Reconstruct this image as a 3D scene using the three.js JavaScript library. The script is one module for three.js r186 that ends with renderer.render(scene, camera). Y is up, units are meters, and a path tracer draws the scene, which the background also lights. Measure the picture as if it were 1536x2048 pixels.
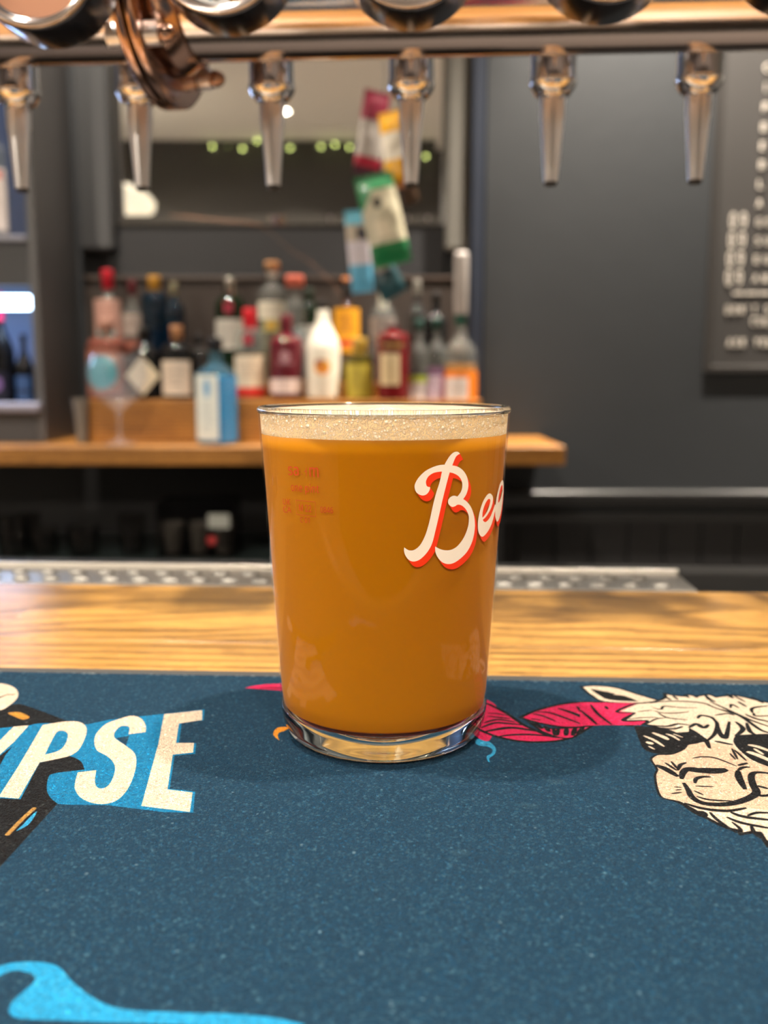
import * as THREE from 'three';
import { RoundedBoxGeometry } from 'three/addons/geometries/RoundedBoxGeometry.js';
import { TextGeometry } from 'three/addons/geometries/TextGeometry.js';
import { FontLoader } from 'three/addons/loaders/FontLoader.js';
import { ImprovedNoise } from 'three/addons/math/ImprovedNoise.js';
import { mergeGeometries } from 'three/addons/utils/BufferGeometryUtils.js';
import { RectAreaLightUniformsLib } from 'three/addons/lights/RectAreaLightUniformsLib.js';

// ---------------------------------------------------------------- camera, sky, lights, exposure
const scene = new THREE.Scene();
const camera = new THREE.PerspectiveCamera(56.645, 0.75, 0.02, 30);
camera.position.set(0, 0.1358, 0.35);
camera.rotation.x = -0.146;
camera.focus = 0.312;                                   // on the front of the pint
camera.userData.fStop = camera.getFocalLength() / 3.85; // a phone lens: 3.85 mm pupil
const renderer = new THREE.WebGLRenderer({ antialias: true });
renderer.toneMapping = THREE.LinearToneMapping;
renderer.toneMappingExposure = 1.3;
renderer.shadowMap.enabled = true;
RectAreaLightUniformsLib.init();
scene.background = new THREE.Color(0x000000);           // a closed room

const WARM = new THREE.Color(1, 0.88, 0.74), LED = new THREE.Color(0.42, 0.58, 1);
const FLOOR = -1.06, CEIL = 1.986, WALL = -2.39, REAR = 2.91;
// recessed ceiling lamps: x, z, candela, half angle
const DOWNLIGHTS = [
  [-0.62, 0.02, 16], [0.6, 0.02, 16, 0.72], [1.9, 0.02, 14, 0.72], [-1.9, 0.02, 14],
  [-1.96, 2.05, 20], [-0.71, 2.05, 21], [0.6, 2.05, 21], [1.9, 2.05, 20],
  [-0.75, -1.90, 18, 0.70], [0.78, -2.0, 46, 0.66], [2.1, -2.0, 36, 0.66],
];
const GLOW = { downlight: 60, led: 12, string: 0.9, pendant: 0.7 };

// ---------------------------------------------------------------- helpers
let seedState = 7;
const rnd = () => { seedState = (seedState * 1664525 + 1013904223) >>> 0; return seedState / 4294967296; };
const noise = new ImprovedNoise();
const fbm = (x, y, z, n = 4) => { let s = 0, a = 0.5; for (let i = 0; i < n; i++) { s += a * noise.noise(x, y, z + i * 7.3); x *= 2.03; y *= 2.03; a *= 0.5; } return s; };
const used = {};
function numbered(name) { const k = used[name] = (used[name] ?? -1) + 1; return k ? name + '_' + String(k).padStart(3, '0') : name; }
function tag(o, label, category, group) {
  o.userData.label = label; o.userData.category = category;
  if (group) o.userData.group = group;
  return o;
}
function thing(name, label, category, [x, y, z] = [0, 0, 0], turn = 0, group) {
  const o = new THREE.Group(); o.name = numbered(name); scene.add(o);
  o.position.set(x, y, z); o.rotation.y = turn;
  return tag(o, label, category, group);
}
function part(name, geometry, material, parent, label) {
  const m = new THREE.Mesh(geometry, material); m.name = name; parent.add(m);
  if (label) m.userData.label = label;
  return m;
}
function struct(name, geometry, material) {
  const m = new THREE.Mesh(geometry, material); m.name = name; m.userData.kind = 'structure'; scene.add(m); return m;
}
const std = (color, roughness = 0.6, metalness = 0, more = {}) => new THREE.MeshPhysicalMaterial({ color, roughness, metalness, ...more });
const lin = (r, g, b) => new THREE.Color().setRGB(r, g, b);
const box = (w, h, d, x = 0, y = 0, z = 0, r = 0) => { const g = r ? new RoundedBoxGeometry(w, h, d, 2, r) : new THREE.BoxGeometry(w, h, d); g.translate(x, y, z); return g; };
const boxTo = (x0, x1, y0, y1, z0, z1, r = 0) => box(x1 - x0, y1 - y0, z1 - z0, (x0 + x1) / 2, (y0 + y1) / 2, (z0 + z1) / 2, r);
const lathe = (points, seg = 48) => new THREE.LatheGeometry(points.map(([r, y]) => new THREE.Vector2(r, y)), seg);
const along = (g, axis) => { if (axis === 'x') g.rotateZ(-Math.PI / 2); if (axis === 'z') g.rotateX(Math.PI / 2); return g; };
function canvasTexture(w, h, draw, repeat) {
  const c = document.createElement('canvas'); c.width = w; c.height = h;
  draw(c.getContext('2d'), w, h);
  const t = new THREE.CanvasTexture(c); t.colorSpace = THREE.SRGBColorSpace; t.magFilter = THREE.LinearFilter;
  if (repeat) t.wrapS = t.wrapT = THREE.RepeatWrapping;
  return t;
}
function dataTexture(w, h, fn, srgb) {
  const d = new Uint8Array(w * h * 4);
  for (let y = 0, i = 0; y < h; y++) for (let x = 0; x < w; x++, i += 4) {
    const v = fn(x / w, y / h, x, y);
    if (typeof v === 'number') d[i] = d[i + 1] = d[i + 2] = Math.max(0, Math.min(255, v * 255));
    else for (let c = 0; c < 3; c++) d[i + c] = Math.max(0, Math.min(255, v[c]));
    d[i + 3] = 255;
  }
  const t = new THREE.DataTexture(d, w, h); t.magFilter = t.minFilter = THREE.LinearFilter; t.wrapS = t.wrapT = THREE.RepeatWrapping;
  if (srgb) t.colorSpace = THREE.SRGBColorSpace;
  t.needsUpdate = true; return t;
}
// outlines: 'x y, x y*, ...' — a star marks a corner, the rest is a smooth closed (or open) curve
const outline = (s) => s.split(',').map((t) => { const c = t.endsWith('*'); const [x, y] = t.replace('*', '').trim().split(' ').map(Number); return { x, y, c }; });
function trace(ctx, pts, closed = true, k = 0.17) {
  const n = pts.length, at = (i) => closed ? pts[(i + n) % n] : pts[Math.max(0, Math.min(n - 1, i))];
  ctx.moveTo(pts[0].x, pts[0].y);
  for (let i = 0; i < (closed ? n : n - 1); i++) {
    const a = at(i - 1), b = at(i), c = at(i + 1), d = at(i + 2);
    const t1 = b.c ? { x: 0, y: 0 } : { x: (c.x - a.x) * k, y: (c.y - a.y) * k }, t2 = c.c ? { x: 0, y: 0 } : { x: (d.x - b.x) * k, y: (d.y - b.y) * k };
    ctx.bezierCurveTo(b.x + t1.x, b.y + t1.y, c.x - t2.x, c.y - t2.y, c.x, c.y);
  }
  if (closed) ctx.closePath();
}
const planarUV = (g, fx, fy) => { const p = g.attributes.position, uv = new Float32Array(p.count * 2); for (let i = 0; i < p.count; i++) { uv[2 * i] = fx(p.getX(i), p.getY(i), p.getZ(i)); uv[2 * i + 1] = fy(p.getX(i), p.getY(i), p.getZ(i)); } g.setAttribute('uv', new THREE.BufferAttribute(uv, 2)); return g; };

// ---------------------------------------------------------------- shared surfaces
const paintNoise = dataTexture(256, 256, (u, v, x, y) => 0.5 + 0.5 * fbm(x * 0.06, y * 0.06, 1.5, 4));
const wallPaint = std(lin(0.021, 0.0245, 0.0285), 0.55, 0, { bumpMap: paintNoise, bumpScale: 0.0008 });
const darkPaint = std(lin(0.030, 0.031, 0.034), 0.45);
const sidePaint = std(lin(0.22, 0.21, 0.19), 0.6);
const blackPaint = std(lin(0.012, 0.012, 0.013), 0.5);
const glossFrame = std(lin(0.045, 0.047, 0.050), 0.38);
const chrome = std(lin(0.80, 0.80, 0.82), 0.10, 1);
const satinChrome = std(lin(0.92, 0.90, 0.91), 0.34, 1);
const copper = std(lin(0.72, 0.60, 0.53), 0.13, 1);
const brownCopper = std(lin(0.42, 0.27, 0.21), 0.16, 1);
const darkChrome = std(lin(0.24, 0.24, 0.26), 0.16, 1);
const steel = std(lin(0.90, 0.87, 0.80), 0.30, 1);
const rubber = std(lin(0.035, 0.036, 0.036), 0.75);

// oak: u along the grain (1 m), v across it (0.5 m)
function oak(cathedral, w = 1024, h = 512) {
  return dataTexture(w, h, (u, v, x, y) => {
    const wob = fbm(u * 3.1, v * 5.0, 3.2 + cathedral, 3), fine = fbm(u * 26, v * 260, 9.1, 3), pore = fbm(u * 60, v * 420, 5.5, 2);
    const ring = Math.sin((v * (cathedral ? 58 : 150) + wob * (cathedral ? 15 : 3.4) + (cathedral ? 9 * Math.pow(Math.sin(u * 3.1 + 0.6), 2) : 0)) * 2.0);
    const dark = Math.pow(Math.max(0, ring * 0.5 + 0.5), 3);
    let m = 0.80 + 0.22 * fine - 0.30 * dark * (0.55 + 0.9 * Math.max(0, fbm(u * 5, v * 9, 2.2, 2) + 0.25)) + 0.20 * fbm(u * 2.2, v * 7, 8.8, 3);
    if (pore > 0.22) m -= 0.16;
    const warm = 0.5 + 0.5 * fbm(u * 2, v * 4, 12.1, 2);
    return [(204 + 6 * warm) * m, (156 + 6 * warm) * Math.pow(m, 1.12), (86 - 8 * warm) * Math.pow(m, 1.35)];
  }, true);
}
const oakPlain = oak(0), oakFlame = oak(1);
const oakMat = (t) => std(0xffffff, 0.30, 0, { map: t, clearcoat: 0.55, clearcoatRoughness: 0.11, bumpMap: t, bumpScale: 0.0002 });
const oakPlainMat = oakMat(oakPlain), oakFlameMat = oakMat(oakFlame);
const shelfOak = std(lin(0.95, 0.78, 0.62), 0.42, 0, { map: oakPlain });
const riserOak = std(lin(1.0, 0.78, 0.48), 0.5, 0, { map: oakPlain });
const grainUV = (g, off = 0) => planarUV(g, (x) => x + off * 1.7, (x, y, z) => (z + y + off) * 2);

// ---------------------------------------------------------------- the room
struct('floor', boxTo(-2.8, 2.8, FLOOR - 0.1, FLOOR, WALL - 0.2, REAR + 0.2), std(lin(0.035, 0.030, 0.028), 0.6));
struct('floor_customer_side', boxTo(-2.6, 2.6, FLOOR, FLOOR + 0.012, 0.2, REAR), std(lin(0.25, 0.205, 0.16), 0.5));
struct('ceiling', boxTo(-2.8, 2.8, CEIL, CEIL + 0.1, WALL - 0.2, REAR + 0.2), std(lin(0.76, 0.76, 0.75), 0.8, 0, { bumpMap: paintNoise, bumpScale: 0.0006 }));
struct('wall_left', boxTo(-2.8, -2.6, FLOOR, CEIL, WALL, REAR), sidePaint);
struct('wall_right', boxTo(2.6, 2.8, FLOOR, CEIL, WALL, REAR), sidePaint);
struct('wall_rear', boxTo(-2.8, 2.8, FLOOR, CEIL, REAR, REAR + 0.2), std(lin(0.035, 0.032, 0.028), 0.6));
planarUV(struct('wall_back', boxTo(-2.8, 2.8, FLOOR, CEIL, WALL - 0.2, WALL), wallPaint).geometry, (x) => x, (x, y) => y);
// the wall right of the mirror stands a little proud of the mirror's recess
const BREAST = WALL + 0.05;
planarUV(struct('wall_breast', boxTo(0.275, 2.6, FLOOR, CEIL, WALL - 0.01, BREAST, 0.004), wallPaint).geometry, (x) => x, (x, y) => y);
struct('trim_1', boxTo(0.2361, 0.273 - 0.001, FLOOR, CEIL, WALL - 0.01, WALL + 0.066, 0.004), std(lin(0.017, 0.024, 0.042), 0.45));
// dado rails and panelling under them
{
  const y1 = -0.1955, y2 = -0.2382, y3 = -0.2611, y4 = -0.2869, x0 = 0.275 + 0.002;
  const rail = (name, a, b, d) => {
    const s = new THREE.Shape(), h = a - b;
    s.moveTo(0, 0); s.lineTo(d * 0.55, 0); s.quadraticCurveTo(d * 0.6, h * 0.35, d * 0.85, h * 0.45); s.quadraticCurveTo(d * 1.05, h * 0.55, d, h * 0.8); s.quadraticCurveTo(d * 0.95, h, d * 0.7, h); s.lineTo(0, h);
    const g = new THREE.ExtrudeGeometry(s, { depth: 2.6 - x0, bevelEnabled: false, curveSegments: 6 });
    g.rotateY(Math.PI / 2); g.scale(1, 1, -1); g.index || 0;
    const ix = g.attributes.position; const nn = g.attributes.normal;
    for (let i = 0; i < ix.count; i += 3) for (const a2 of [ix, nn]) { const t = [a2.getX(i + 1), a2.getY(i + 1), a2.getZ(i + 1)]; a2.setXYZ(i + 1, a2.getX(i + 2), a2.getY(i + 2), a2.getZ(i + 2)); a2.setXYZ(i + 2, ...t); }
    g.translate(x0, b, BREAST);
    struct(name, g, std(lin(0.030, 0.031, 0.032), 0.34));
  };
  rail('trim_2', y1, y2, 0.035); rail('trim_3', y3, y4, 0.022);
  const w = 0.105;
  for (let x = x0; x < 2.55; x += w) {
    const m = struct(numbered('wall_panel_board'), boxTo(x + 0.002, x + w - 0.002, FLOOR, y4 + 0.002, BREAST - 0.006, BREAST + 0.010, 0.003), blackPaint);
    m.castShadow = true;
  }
}

// ---------------------------------------------------------------- ceiling lamps
{
  const glow = new THREE.MeshStandardMaterial({ color: 0x000000, emissive: lin(1, 0.90, 0.70), emissiveIntensity: GLOW.downlight });
  const rim = lathe([[0.030, 0], [0.045, 0], [0.047, -0.003], [0.045, -0.006], [0.034, -0.006], [0.030, -0.001], [0.030, 0]], 32);
  const disc = new THREE.CylinderGeometry(0.030, 0.030, 0.002, 24); disc.translate(0, -0.0015, 0);
  const spots = ['over the bar left of the pint', 'over the bar right of the pint', 'over the right end of the bar', 'over the left end of the bar', 'in the far left of the drinking side', 'seen in the mirror left of centre', 'seen in the mirror right of centre', 'in the far right of the drinking side', 'above the mirror', 'above the dark wall', 'above the letter board'];
  DOWNLIGHTS.forEach(([x, z, cd, half = 1.06], i) => {
    const t = thing('ceiling_downlight', 'round recessed ceiling lamp ' + spots[i], 'ceiling lamp', [x, CEIL, z], 0, 'recessed ceiling lamps');
    part('rim', rim, satinChrome, t); part('lamp_face', disc, glow, t);
    const s = new THREE.SpotLight(WARM, cd, 0, half, 0.35, 2);
    s.name = 'downlight'; s.position.set(x, CEIL - 0.012, z); s.target.position.set(x, 0, z); s.shadow.radius = 1.6; s.castShadow = true;
    scene.add(s, s.target);
  });
}

// ---------------------------------------------------------------- bar counter
const BARYAW = -0.055;
{
  const c = thing('bar_counter', 'golden oak bar counter running across the foreground', 'bar counter', [0, -0.003, 0], BARYAW);
  const zs = [-0.2535, -0.124, -0.006, 0.105, 0.215];
  for (let i = 0; i < 4; i++) part('board', grainUV(boxTo(-1.5, 1.5, -0.042, 0, zs[i] + 0.0002, zs[i + 1] - 0.0002, 0.0004), [0.13, 0.41, 0.27, 0.05][i]), i === 0 ? oakFlameMat : oakPlainMat, c);
  part('front_panel', boxTo(-1.5, 1.5, FLOOR + 0.003, -0.042, 0.12, 0.15), darkPaint, c);
  part('back_panel', boxTo(-1.5, 1.5, FLOOR + 0.003, -0.042, -0.41, -0.385), blackPaint, c);
  part('black_ledge', boxTo(-1.5, 1.5, -0.042, -0.016, -0.42, -0.2535, 0.002), std(lin(0.008, 0.008, 0.008), 0.7), c, 'black ledge behind the oak top');
  part('edge_trim', boxTo(-1.5, 1.5, -0.010, -0.0006, -0.2580, -0.2537, 0.0008), blackPaint, c, 'thin black edge strip');
}
// studded steel drip tray on the ledge
{
  const t = thing('drip_tray', 'long steel drip tray with two rows of raised studs behind the oak counter', 'drip tray', [0, -0.003, 0], BARYAW);
  const x0 = -0.42, x1 = 0.188, za = -0.310, zb = -0.2585, s = new THREE.Shape();
  s.moveTo(x0, -zb); s.lineTo(x1, -zb); s.lineTo(x1, -za); s.lineTo(x0, -za); s.closePath();
  const lid = new THREE.ExtrudeGeometry(s, { depth: 0.0016, bevelEnabled: true, bevelThickness: 0.0005, bevelSize: 0.0004, bevelSegments: 2, curveSegments: 6 });
  lid.rotateX(-Math.PI / 2); lid.translate(0, -0.0026, 0);
  part('steel_lid', lid, std(lin(0.54, 0.52, 0.485), 0.36, 1), t);
  part('pan', mergeGeometries([boxTo(x0, x1, -0.0128, -0.0115, za, zb), boxTo(x0, x1, -0.0128, -0.0032, zb - 0.001, zb), boxTo(x0, x0 + 0.001, -0.0128, -0.0032, za, zb), boxTo(x1 - 0.001, x1, -0.0128, -0.0032, za, zb)]), blackPaint, t);
  const stud = new THREE.SphereGeometry(1, 16, 6, 0, Math.PI * 2, 0, Math.PI / 2); stud.scale(0.0064, 0.0024, 0.0036);
  const studMetal = std(lin(0.24, 0.232, 0.215), 0.55, 1);
  for (let k = 0; k < 30; k++) for (const [dx, dz] of [[0.014, 0.0125], [0.024, 0.034]]) if (x0 + dx + k * 0.0205 < x1 - 0.010) part('stud', stud, studMetal, t).position.set(x0 + dx + k * 0.0205, -0.0005, zb - dz);
  part('back_rim', boxTo(x0 - 0.001, x1 + 0.001, -0.0128, 0.0030, za - 0.0035, za, 0.0012), steel, t);
}

// ---------------------------------------------------------------- bar towel
{
  const t = thing('bar_towel', 'petrol blue printed bar towel with a black rubber edge under the pint', 'bar towel', [0, 0, 0], -0.05236);
  const x0 = -0.38, x1 = 0.42, z0 = -0.062, z1 = 0.185;
  const E = 0.0085;
  part('rubber_edge', mergeGeometries([boxTo(x0 - E, x1 + E, -0.003, -0.0008, z0 - E, z0, 0.0008), boxTo(x0 - E, x1 + E, -0.003, -0.0008, z1, z1 + E, 0.0008), boxTo(x0 - E, x0, -0.003, -0.0008, z0, z1, 0.0008), boxTo(x1, x1 + E, -0.003, -0.0008, z0, z1, 0.0008)]), std(lin(0.030, 0.030, 0.029), 0.8), t, 'grey ribbed rubber edge');
  // the print: canvas in millimetres of the towel
  const TEAL = '#12334a', U0 = -205, U1 = 205, V0 = -62, V1 = V0 + 1260 / 2048 * 410, K = 2048 / (U1 - U0);
  const map = canvasTexture(2048, 1260, (g) => {
    g.fillStyle = TEAL; g.fillRect(0, 0, 2048, 1260);
    g.setTransform(K, 0, 0, K, -U0 * K, -V0 * K);
    g.lineJoin = g.lineCap = 'round';
    const CREAM = '#dac6ae', SKIN = '#d0b095', BLACK = '#0e0908', BLUE = '#0d6e9e', PINK = '#cf1c50';
    const fill = (s, c, k) => { g.fillStyle = c; g.beginPath(); trace(g, outline(s), true, k); g.fill(); };
    const line = (s, w, c = BLACK) => { g.strokeStyle = c; g.lineWidth = w; g.beginPath(); trace(g, outline(s), false); g.stroke(); };
    // a brush line that swells in the middle and thins at both ends
    const brush = (s, w, c = BLACK) => {
      const p = outline(s), n = p.length, q = (i) => p[Math.max(0, Math.min(n - 1, i))], L = [], R = [];
      for (let k = 0; k <= 60; k++) {
        const t = k / 60 * (n - 1), i = Math.min(n - 2, Math.floor(t)), u = t - i, f = (a) => { const [A, B, C, D] = [q(i - 1)[a], q(i)[a], q(i + 1)[a], q(i + 2)[a]]; return 0.5 * (2 * B + (C - A) * u + (2 * A - 5 * B + 4 * C - D) * u * u + (3 * B - A - 3 * C + D) * u * u * u); };
        L.push([f('x'), f('y')]);
      }
      const up = [], dn = [];
      L.forEach(([x, y], k) => { const a = L[Math.max(0, k - 1)], b = L[Math.min(60, k + 1)], d = Math.hypot(b[0] - a[0], b[1] - a[1]) || 1, h = w / 2 * (0.22 + 0.78 * Math.pow(Math.sin(Math.PI * (k + 2) / 64), 0.7)), nx = -(b[1] - a[1]) / d * h, ny = (b[0] - a[0]) / d * h; up.push([x + nx, y + ny]); dn.unshift([x - nx, y - ny]); });
      g.fillStyle = c; g.beginPath(); [...up, ...dn].forEach(([x, y], k) => k ? g.lineTo(x, y) : g.moveTo(x, y)); g.closePath(); g.fill();
    };
    const ring = (s, w, c = BLACK) => { g.strokeStyle = c; g.lineWidth = w; g.beginPath(); trace(g, outline(s), true); g.stroke(); };
    // left: black road shape, cyan shadow, lettering
    fill('-179.2 -22.3*, -158 -14.4, -154.3 -18.9, -147.8 -17.3, -125 -1.5*, -111 25.3, -100.5 42.9*, -100.4 69.8*, -101 110.6*, -101.3 131.4*', BLACK);
    fill('-151.4 11.4*, -148 7.3*, -137.4 3.6*, -133.2 1.3, -115.6 1.7*, -108.9 -3.8*, -89.1 -11.2*, -74.1 -17.3*, -71.5 -5.4*, -79.4 -2.1*, -75 18.5*, -68.6 18.2*, -66.5 28*, -73.5 29.9*, -67.7 57.1*, -58.8 58.7*, -55.6 73.7*, -64.9 73.8*, -84.4 70*, -98 70.2, -101.8 68.4, -107 61.7, -111 51.3, -110.4 47.1, -101.3 43.6*, -104.8 37.3, -108.6 33.7, -111.4 32.4*, -119.2 38.7*, -113.4 67.3*, -125 66.7*', BLUE);
    fill('-136 35.4*, -135.3 24.7*, -134.2 32.8*, -132.3 41.1*, -131.1 47.9*', BLACK);
    fill('-100 14.8*, -95.7 12.4*, -93.8 22.1*', TEAL);
    fill('-138.1 3.9*, -143.4 5.4*, -142.1 24.4*, -134.1 43.5*, -136.4 32.3*, -136.5 20.2*', CREAM);
    g.fillStyle = CREAM; g.beginPath();
    trace(g, outline('-132.8 3.4*, -126.4 -0.6, -120.5 -1, -115.9 3.2, -112.7 10.8, -110 24, -110.4 31, -113.9 34.8, -119.3 38.4*, -114.2 66.9*, -121.3 66*, -125.6 40.8*'));
    trace(g, outline('-124.2 12.1, -123.3 8.6, -120.5 10.5, -118.3 15.2, -116.5 23.1, -117 28.2, -120.2 31.5*')); g.fill('evenodd');
    fill('-105.3 -4.7, -101.6 -8.4, -96.9 -5.9, -92.8 1.3, -90.6 8.3*, -96.4 10.9*, -98.2 4.4, -100.3 2.4, -102.2 3.2, -102.4 8.2, -101.3 13, -98.7 16.9, -93.9 21.9, -88.9 28, -85.8 35.1, -83.2 45.4, -81.5 57.3, -82 65.4, -84.7 69, -89.3 68.8, -94.6 65.1, -98.7 59.2, -101 53, -102.8 45.9*, -97.1 43.7*, -94.4 52.6, -91.9 57.3, -89.6 57.7, -88.8 54.5, -89.6 48, -91.4 41.3, -94.4 35.6, -98.4 30.9, -102.9 26.8, -106.4 19.9, -108.7 12, -109 3.6, -107.9 -0.9', CREAM);
    fill('-89 -10.9*, -74.8 -16.3*, -72.2 -5.4*, -80.3 -1.1*, -76.1 18.3*, -69.5 18*, -67.6 26.8*, -74.4 29.2*, -68.3 57.6*, -59.5 59.4*, -56.8 73.3*, -73.2 70*, -77.8 45.2*, -82.6 18.7*', CREAM);
    fill('-172 -44.7, -167.6 -43.1, -162.6 -38.8, -158.5 -32.8, -155.9 -25.2, -155.5 -17.7, -156.9 -12, -164.3 -13.2, -174.6 -31.1, -176 -42.7', CREAM);
    line('-164.3 -23, -163.7 -26.8, -162.4 -30.3, -159.6 -30.8', 0.9);
    fill('-152.2 -9.1, -148.1 -10.1, -141.7 -5.1, -142.9 -2, -148.3 -5.5', '#b07a2a');
    line('-149.1 -8.5, -145.8 -6.1, -142.8 -5', 0.5, '#e39a2c');
    line('-107.2 90.4, -107.1 81.8, -106.5 73.5', 1.6, '#a2783a');
    fill('-104.7 75.3, -103.6 83.4, -105.5 88.3, -105.3 83.5, -105.3 79.5', '#2f93c4');
    // the large pale blue sweep near the lower left corner
    fill('-83.7 153.4, -81 152.3, -77.4 150.7, -70.9 150.6, -66.6 152.5, -62.7 156.5, -58.2 160.3, -52.8 163.8, -46.6 165.8, -34.6 166.1, -22.3 166, -14.8 166.7, -7.5 168.6*, -16.5 170.6, -38.4 170, -49.1 170.1, -62.9 170, -69 169.7, -71.9 167.7, -72.5 164.1, -71.5 160.6, -70.7 156.9, -73 154.6, -77 153.9, -79.3 155.9, -81.3 158.3', '#218fc2');
    // small hooks either side of the pint
    fill('-36.8 1.4, -38.4 0.2, -41.3 1.7, -41.8 7.2, -40.5 10.7, -38.2 14.1*, -39.6 9.8, -39.7 6.5, -37.8 4.2', '#e08a1e');
    fill('34.9 9.3, 37.5 8.7, 40.2 11.9, 41.8 17.3, 41 22.8, 39 26.4, 39 30*, 38.2 29, 38.1 24.7, 40 21.9, 40.4 18.3, 38.6 15.7, 36.4 15.3, 34.7 13.1', '#2b8cb8');
    // pink twisted horn
    fill('-62.8 -44.3*, -51.8 -50.2, -17.6 -50.7, 15.3 -47.1, 43.5 -31.5, 41.3 4.4, 36.4 8.6, 25.6 -16, -5.6 -34.5, -38.2 -40.4', PINK);
    for (const s of ['-56.4 -45.3, -30 -44, 4.8 -38.8', '-48.2 -48.4, -26.1 -47.5, 0.3 -44.3', '-25.3 -40.4, 0.7 -36, 21.7 -26.2']) brush(s, 0.9);
    const lower = '34 -37.1*, 42.2 -28.9*, 48.6 -18.7, 53.5 -7.7, 58.8 -0.3, 63.3 4.7, 70.4 5.5*, 65.7 8.8, 57.6 10.5, 49.8 9.7, 42.1 5.2, 36.5 -1.1, 33 -8.7*';
    fill(lower, PINK); ring(lower, 1.6);
    const under = '56.1 -10.9*, 59.4 -5.9, 63.6 -3.6, 68.9 -3.8, 80.6 -7*, 73.5 2.6, 70.5 6, 65.8 5.3, 60.3 -0.4*';
    fill(under, PINK); ring(under, 1.1);
    for (const s of ['58.3 -10, 60.9 -2.9', '62.4 -6, 63.2 -0', '65.2 -4.1, 65.4 2.8, 67.4 -4.3', '70.4 -4.4, 69 3.6', '73.9 -5.1, 71.5 3.5', '77 -5.8, 73.5 2.4']) brush(s, 2.0);
    const upper = '53.5 -14.6*, 59.5 -21.8, 68.2 -28.8, 76.8 -33.1, 87 -34.3*, 97.1 -34.4*, 100.9 -33.4*, 95.7 -7.8*, 88.5 -9.3, 82.7 -8.7, 75.8 -5.5, 69 -5.2, 64 -7, 58.3 -10.5';
    fill(upper, PINK); ring(upper, 1.6);
    for (const [s, w] of [['61 -21.5, 65.6 -20.7, 70.5 -16, 77 -8.4', 1.4], ['69.8 -26, 74.4 -21.7, 78.2 -16.4, 82.3 -8.6', 2.0], ['77.9 -28.7, 79.5 -19.7, 83 -12.4, 84.1 -8.2', 1.7], ['83.8 -30.7, 84.6 -22.2, 86.8 -14.7, 88.5 -9.5', 2.0], ['58.8 -19.2, 62.8 -16.7, 67.1 -11', 1.2], ['57.5 -13.7, 61.2 -12.3', 1.0], ['89.7 -29.9, 89.8 -26.4', 1.2],
      ['40.8 -18.8, 44.7 -18.5, 48.5 -16.5', 1.0], ['40.6 -15.5, 45.6 -14.1, 49.4 -13.3', 1.2], ['38.7 -7.9, 44.3 -11.9, 51 -9.6', 1.4], ['37.3 -2.7, 42.9 -8.1, 47.8 -7.9, 53.4 -6.6', 1.6], ['38.6 1.3, 44.4 -2, 50.1 -3.4, 58.8 -0.3', 2.0], ['43.1 6, 49.5 3.7, 56.9 3.3, 64.1 4.9', 1.5]]) brush(s, w * 1.15);
    // animal head
    const head = '104.2 -34.6*, 112.9 -37.6, 117 -42.1*, 117.6 -46.8*, 120.7 -44.6, 125 -43.3*, 127.1 -45.7*, 130.8 -44*, 136 -46.2, 138.2 -43.2*, 146.2 -45.9, 151.7 -42.4*, 157.9 -37.5, 162.4 -35.5*, 117 92.9*, 116 85.6*, 116.3 77.8*, 114.7 77.2*, 110.2 78.9*, 110.6 76.6*, 106.9 74.5, 102.8 68.3*, 101.9 65.9, 97.1 58, 93.2 55.1, 93.1 48.7, 94.8 38.1, 96.7 32.9, 96.5 24.5, 99.6 20.5, 104.1 19.8, 110.1 15, 112.6 10.2, 117.9 7, 114.5 6.6, 110 -2.9, 105.8 -6.5, 101 -10.1*, 103 -13.9*, 93.5 -13*, 99.7 -22.2*, 92.5 -23.2*, 99.7 -32.2*';
    fill(head, CREAM, 0.1); ring(head, 1.5);
    fill('96.5 24.5, 99.6 20.5, 104.1 19.8, 110.1 15, 113.1 10.2, 121.2 8, 128.5 10.6, 131.3 23.8, 139.4 29.7*, 127.3 63.7*, 117.6 61.3, 110.8 63.7, 103.9 61.6, 98.3 57.9, 93.2 55.1, 93.1 48.7, 94.8 38.1, 96.7 32.9', SKIN, 0.12);
    const ear = '83.4 -53.8*, 90.1 -55.6, 98.6 -53, 105.1 -46.1, 113.2 -37.6*, 104.1 -33.9, 90.2 -35.1, 85.9 -42.8';
    fill(ear, CREAM); ring(ear, 1.3);
    fill('87 -51.2*, 93.9 -47.1, 96.6 -44.9*, 95.1 -43.7*, 99.8 -42.7, 104.5 -36.1*, 93.1 -37.3, 89.1 -43.7', BLACK);
    fill('79.8 -33.4*, 104.1 -33.9*, 94.6 -24*, 99.7 -22.2*, 93.6 -13.7*, 102.9 -13.7*, 100.3 -9*, 85.5 -8*, 75.9 -6.9*', PINK);
    for (const s of ['104 -33.6, 99.4 -30.7, 93 -23, 99.7 -22.5', '99.6 -21.9, 93.6 -13.4, 102.9 -13.7, 99.8 -9', '83.8 -31.4, 85.1 -20, 88.4 -8.8', '78.5 -24.6, 81 -15.7, 82.7 -8.5', '89.7 -29.5, 89.8 -25.9']) brush(s, 1.5);
    fill('96.7 -8*, 105.8 -6.5, 110.3 -1.9, 116.5 -3*, 117.6 -7.1*, 119.5 -2.2, 121 3.9*, 121.6 6.8*, 118.2 7.6, 113.8 9, 110.1 15, 104 20, 98.6 18.9, 95.6 14.6, 95.9 5.2', BLACK);
    fill('130.4 5.8*, 132.8 0.8, 136 -0.8, 145.9 -2.3*, 149.8 -0.1*, 138.3 32.8*, 135.4 28.6, 131.6 22.7, 130 12.8', BLACK);
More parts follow.
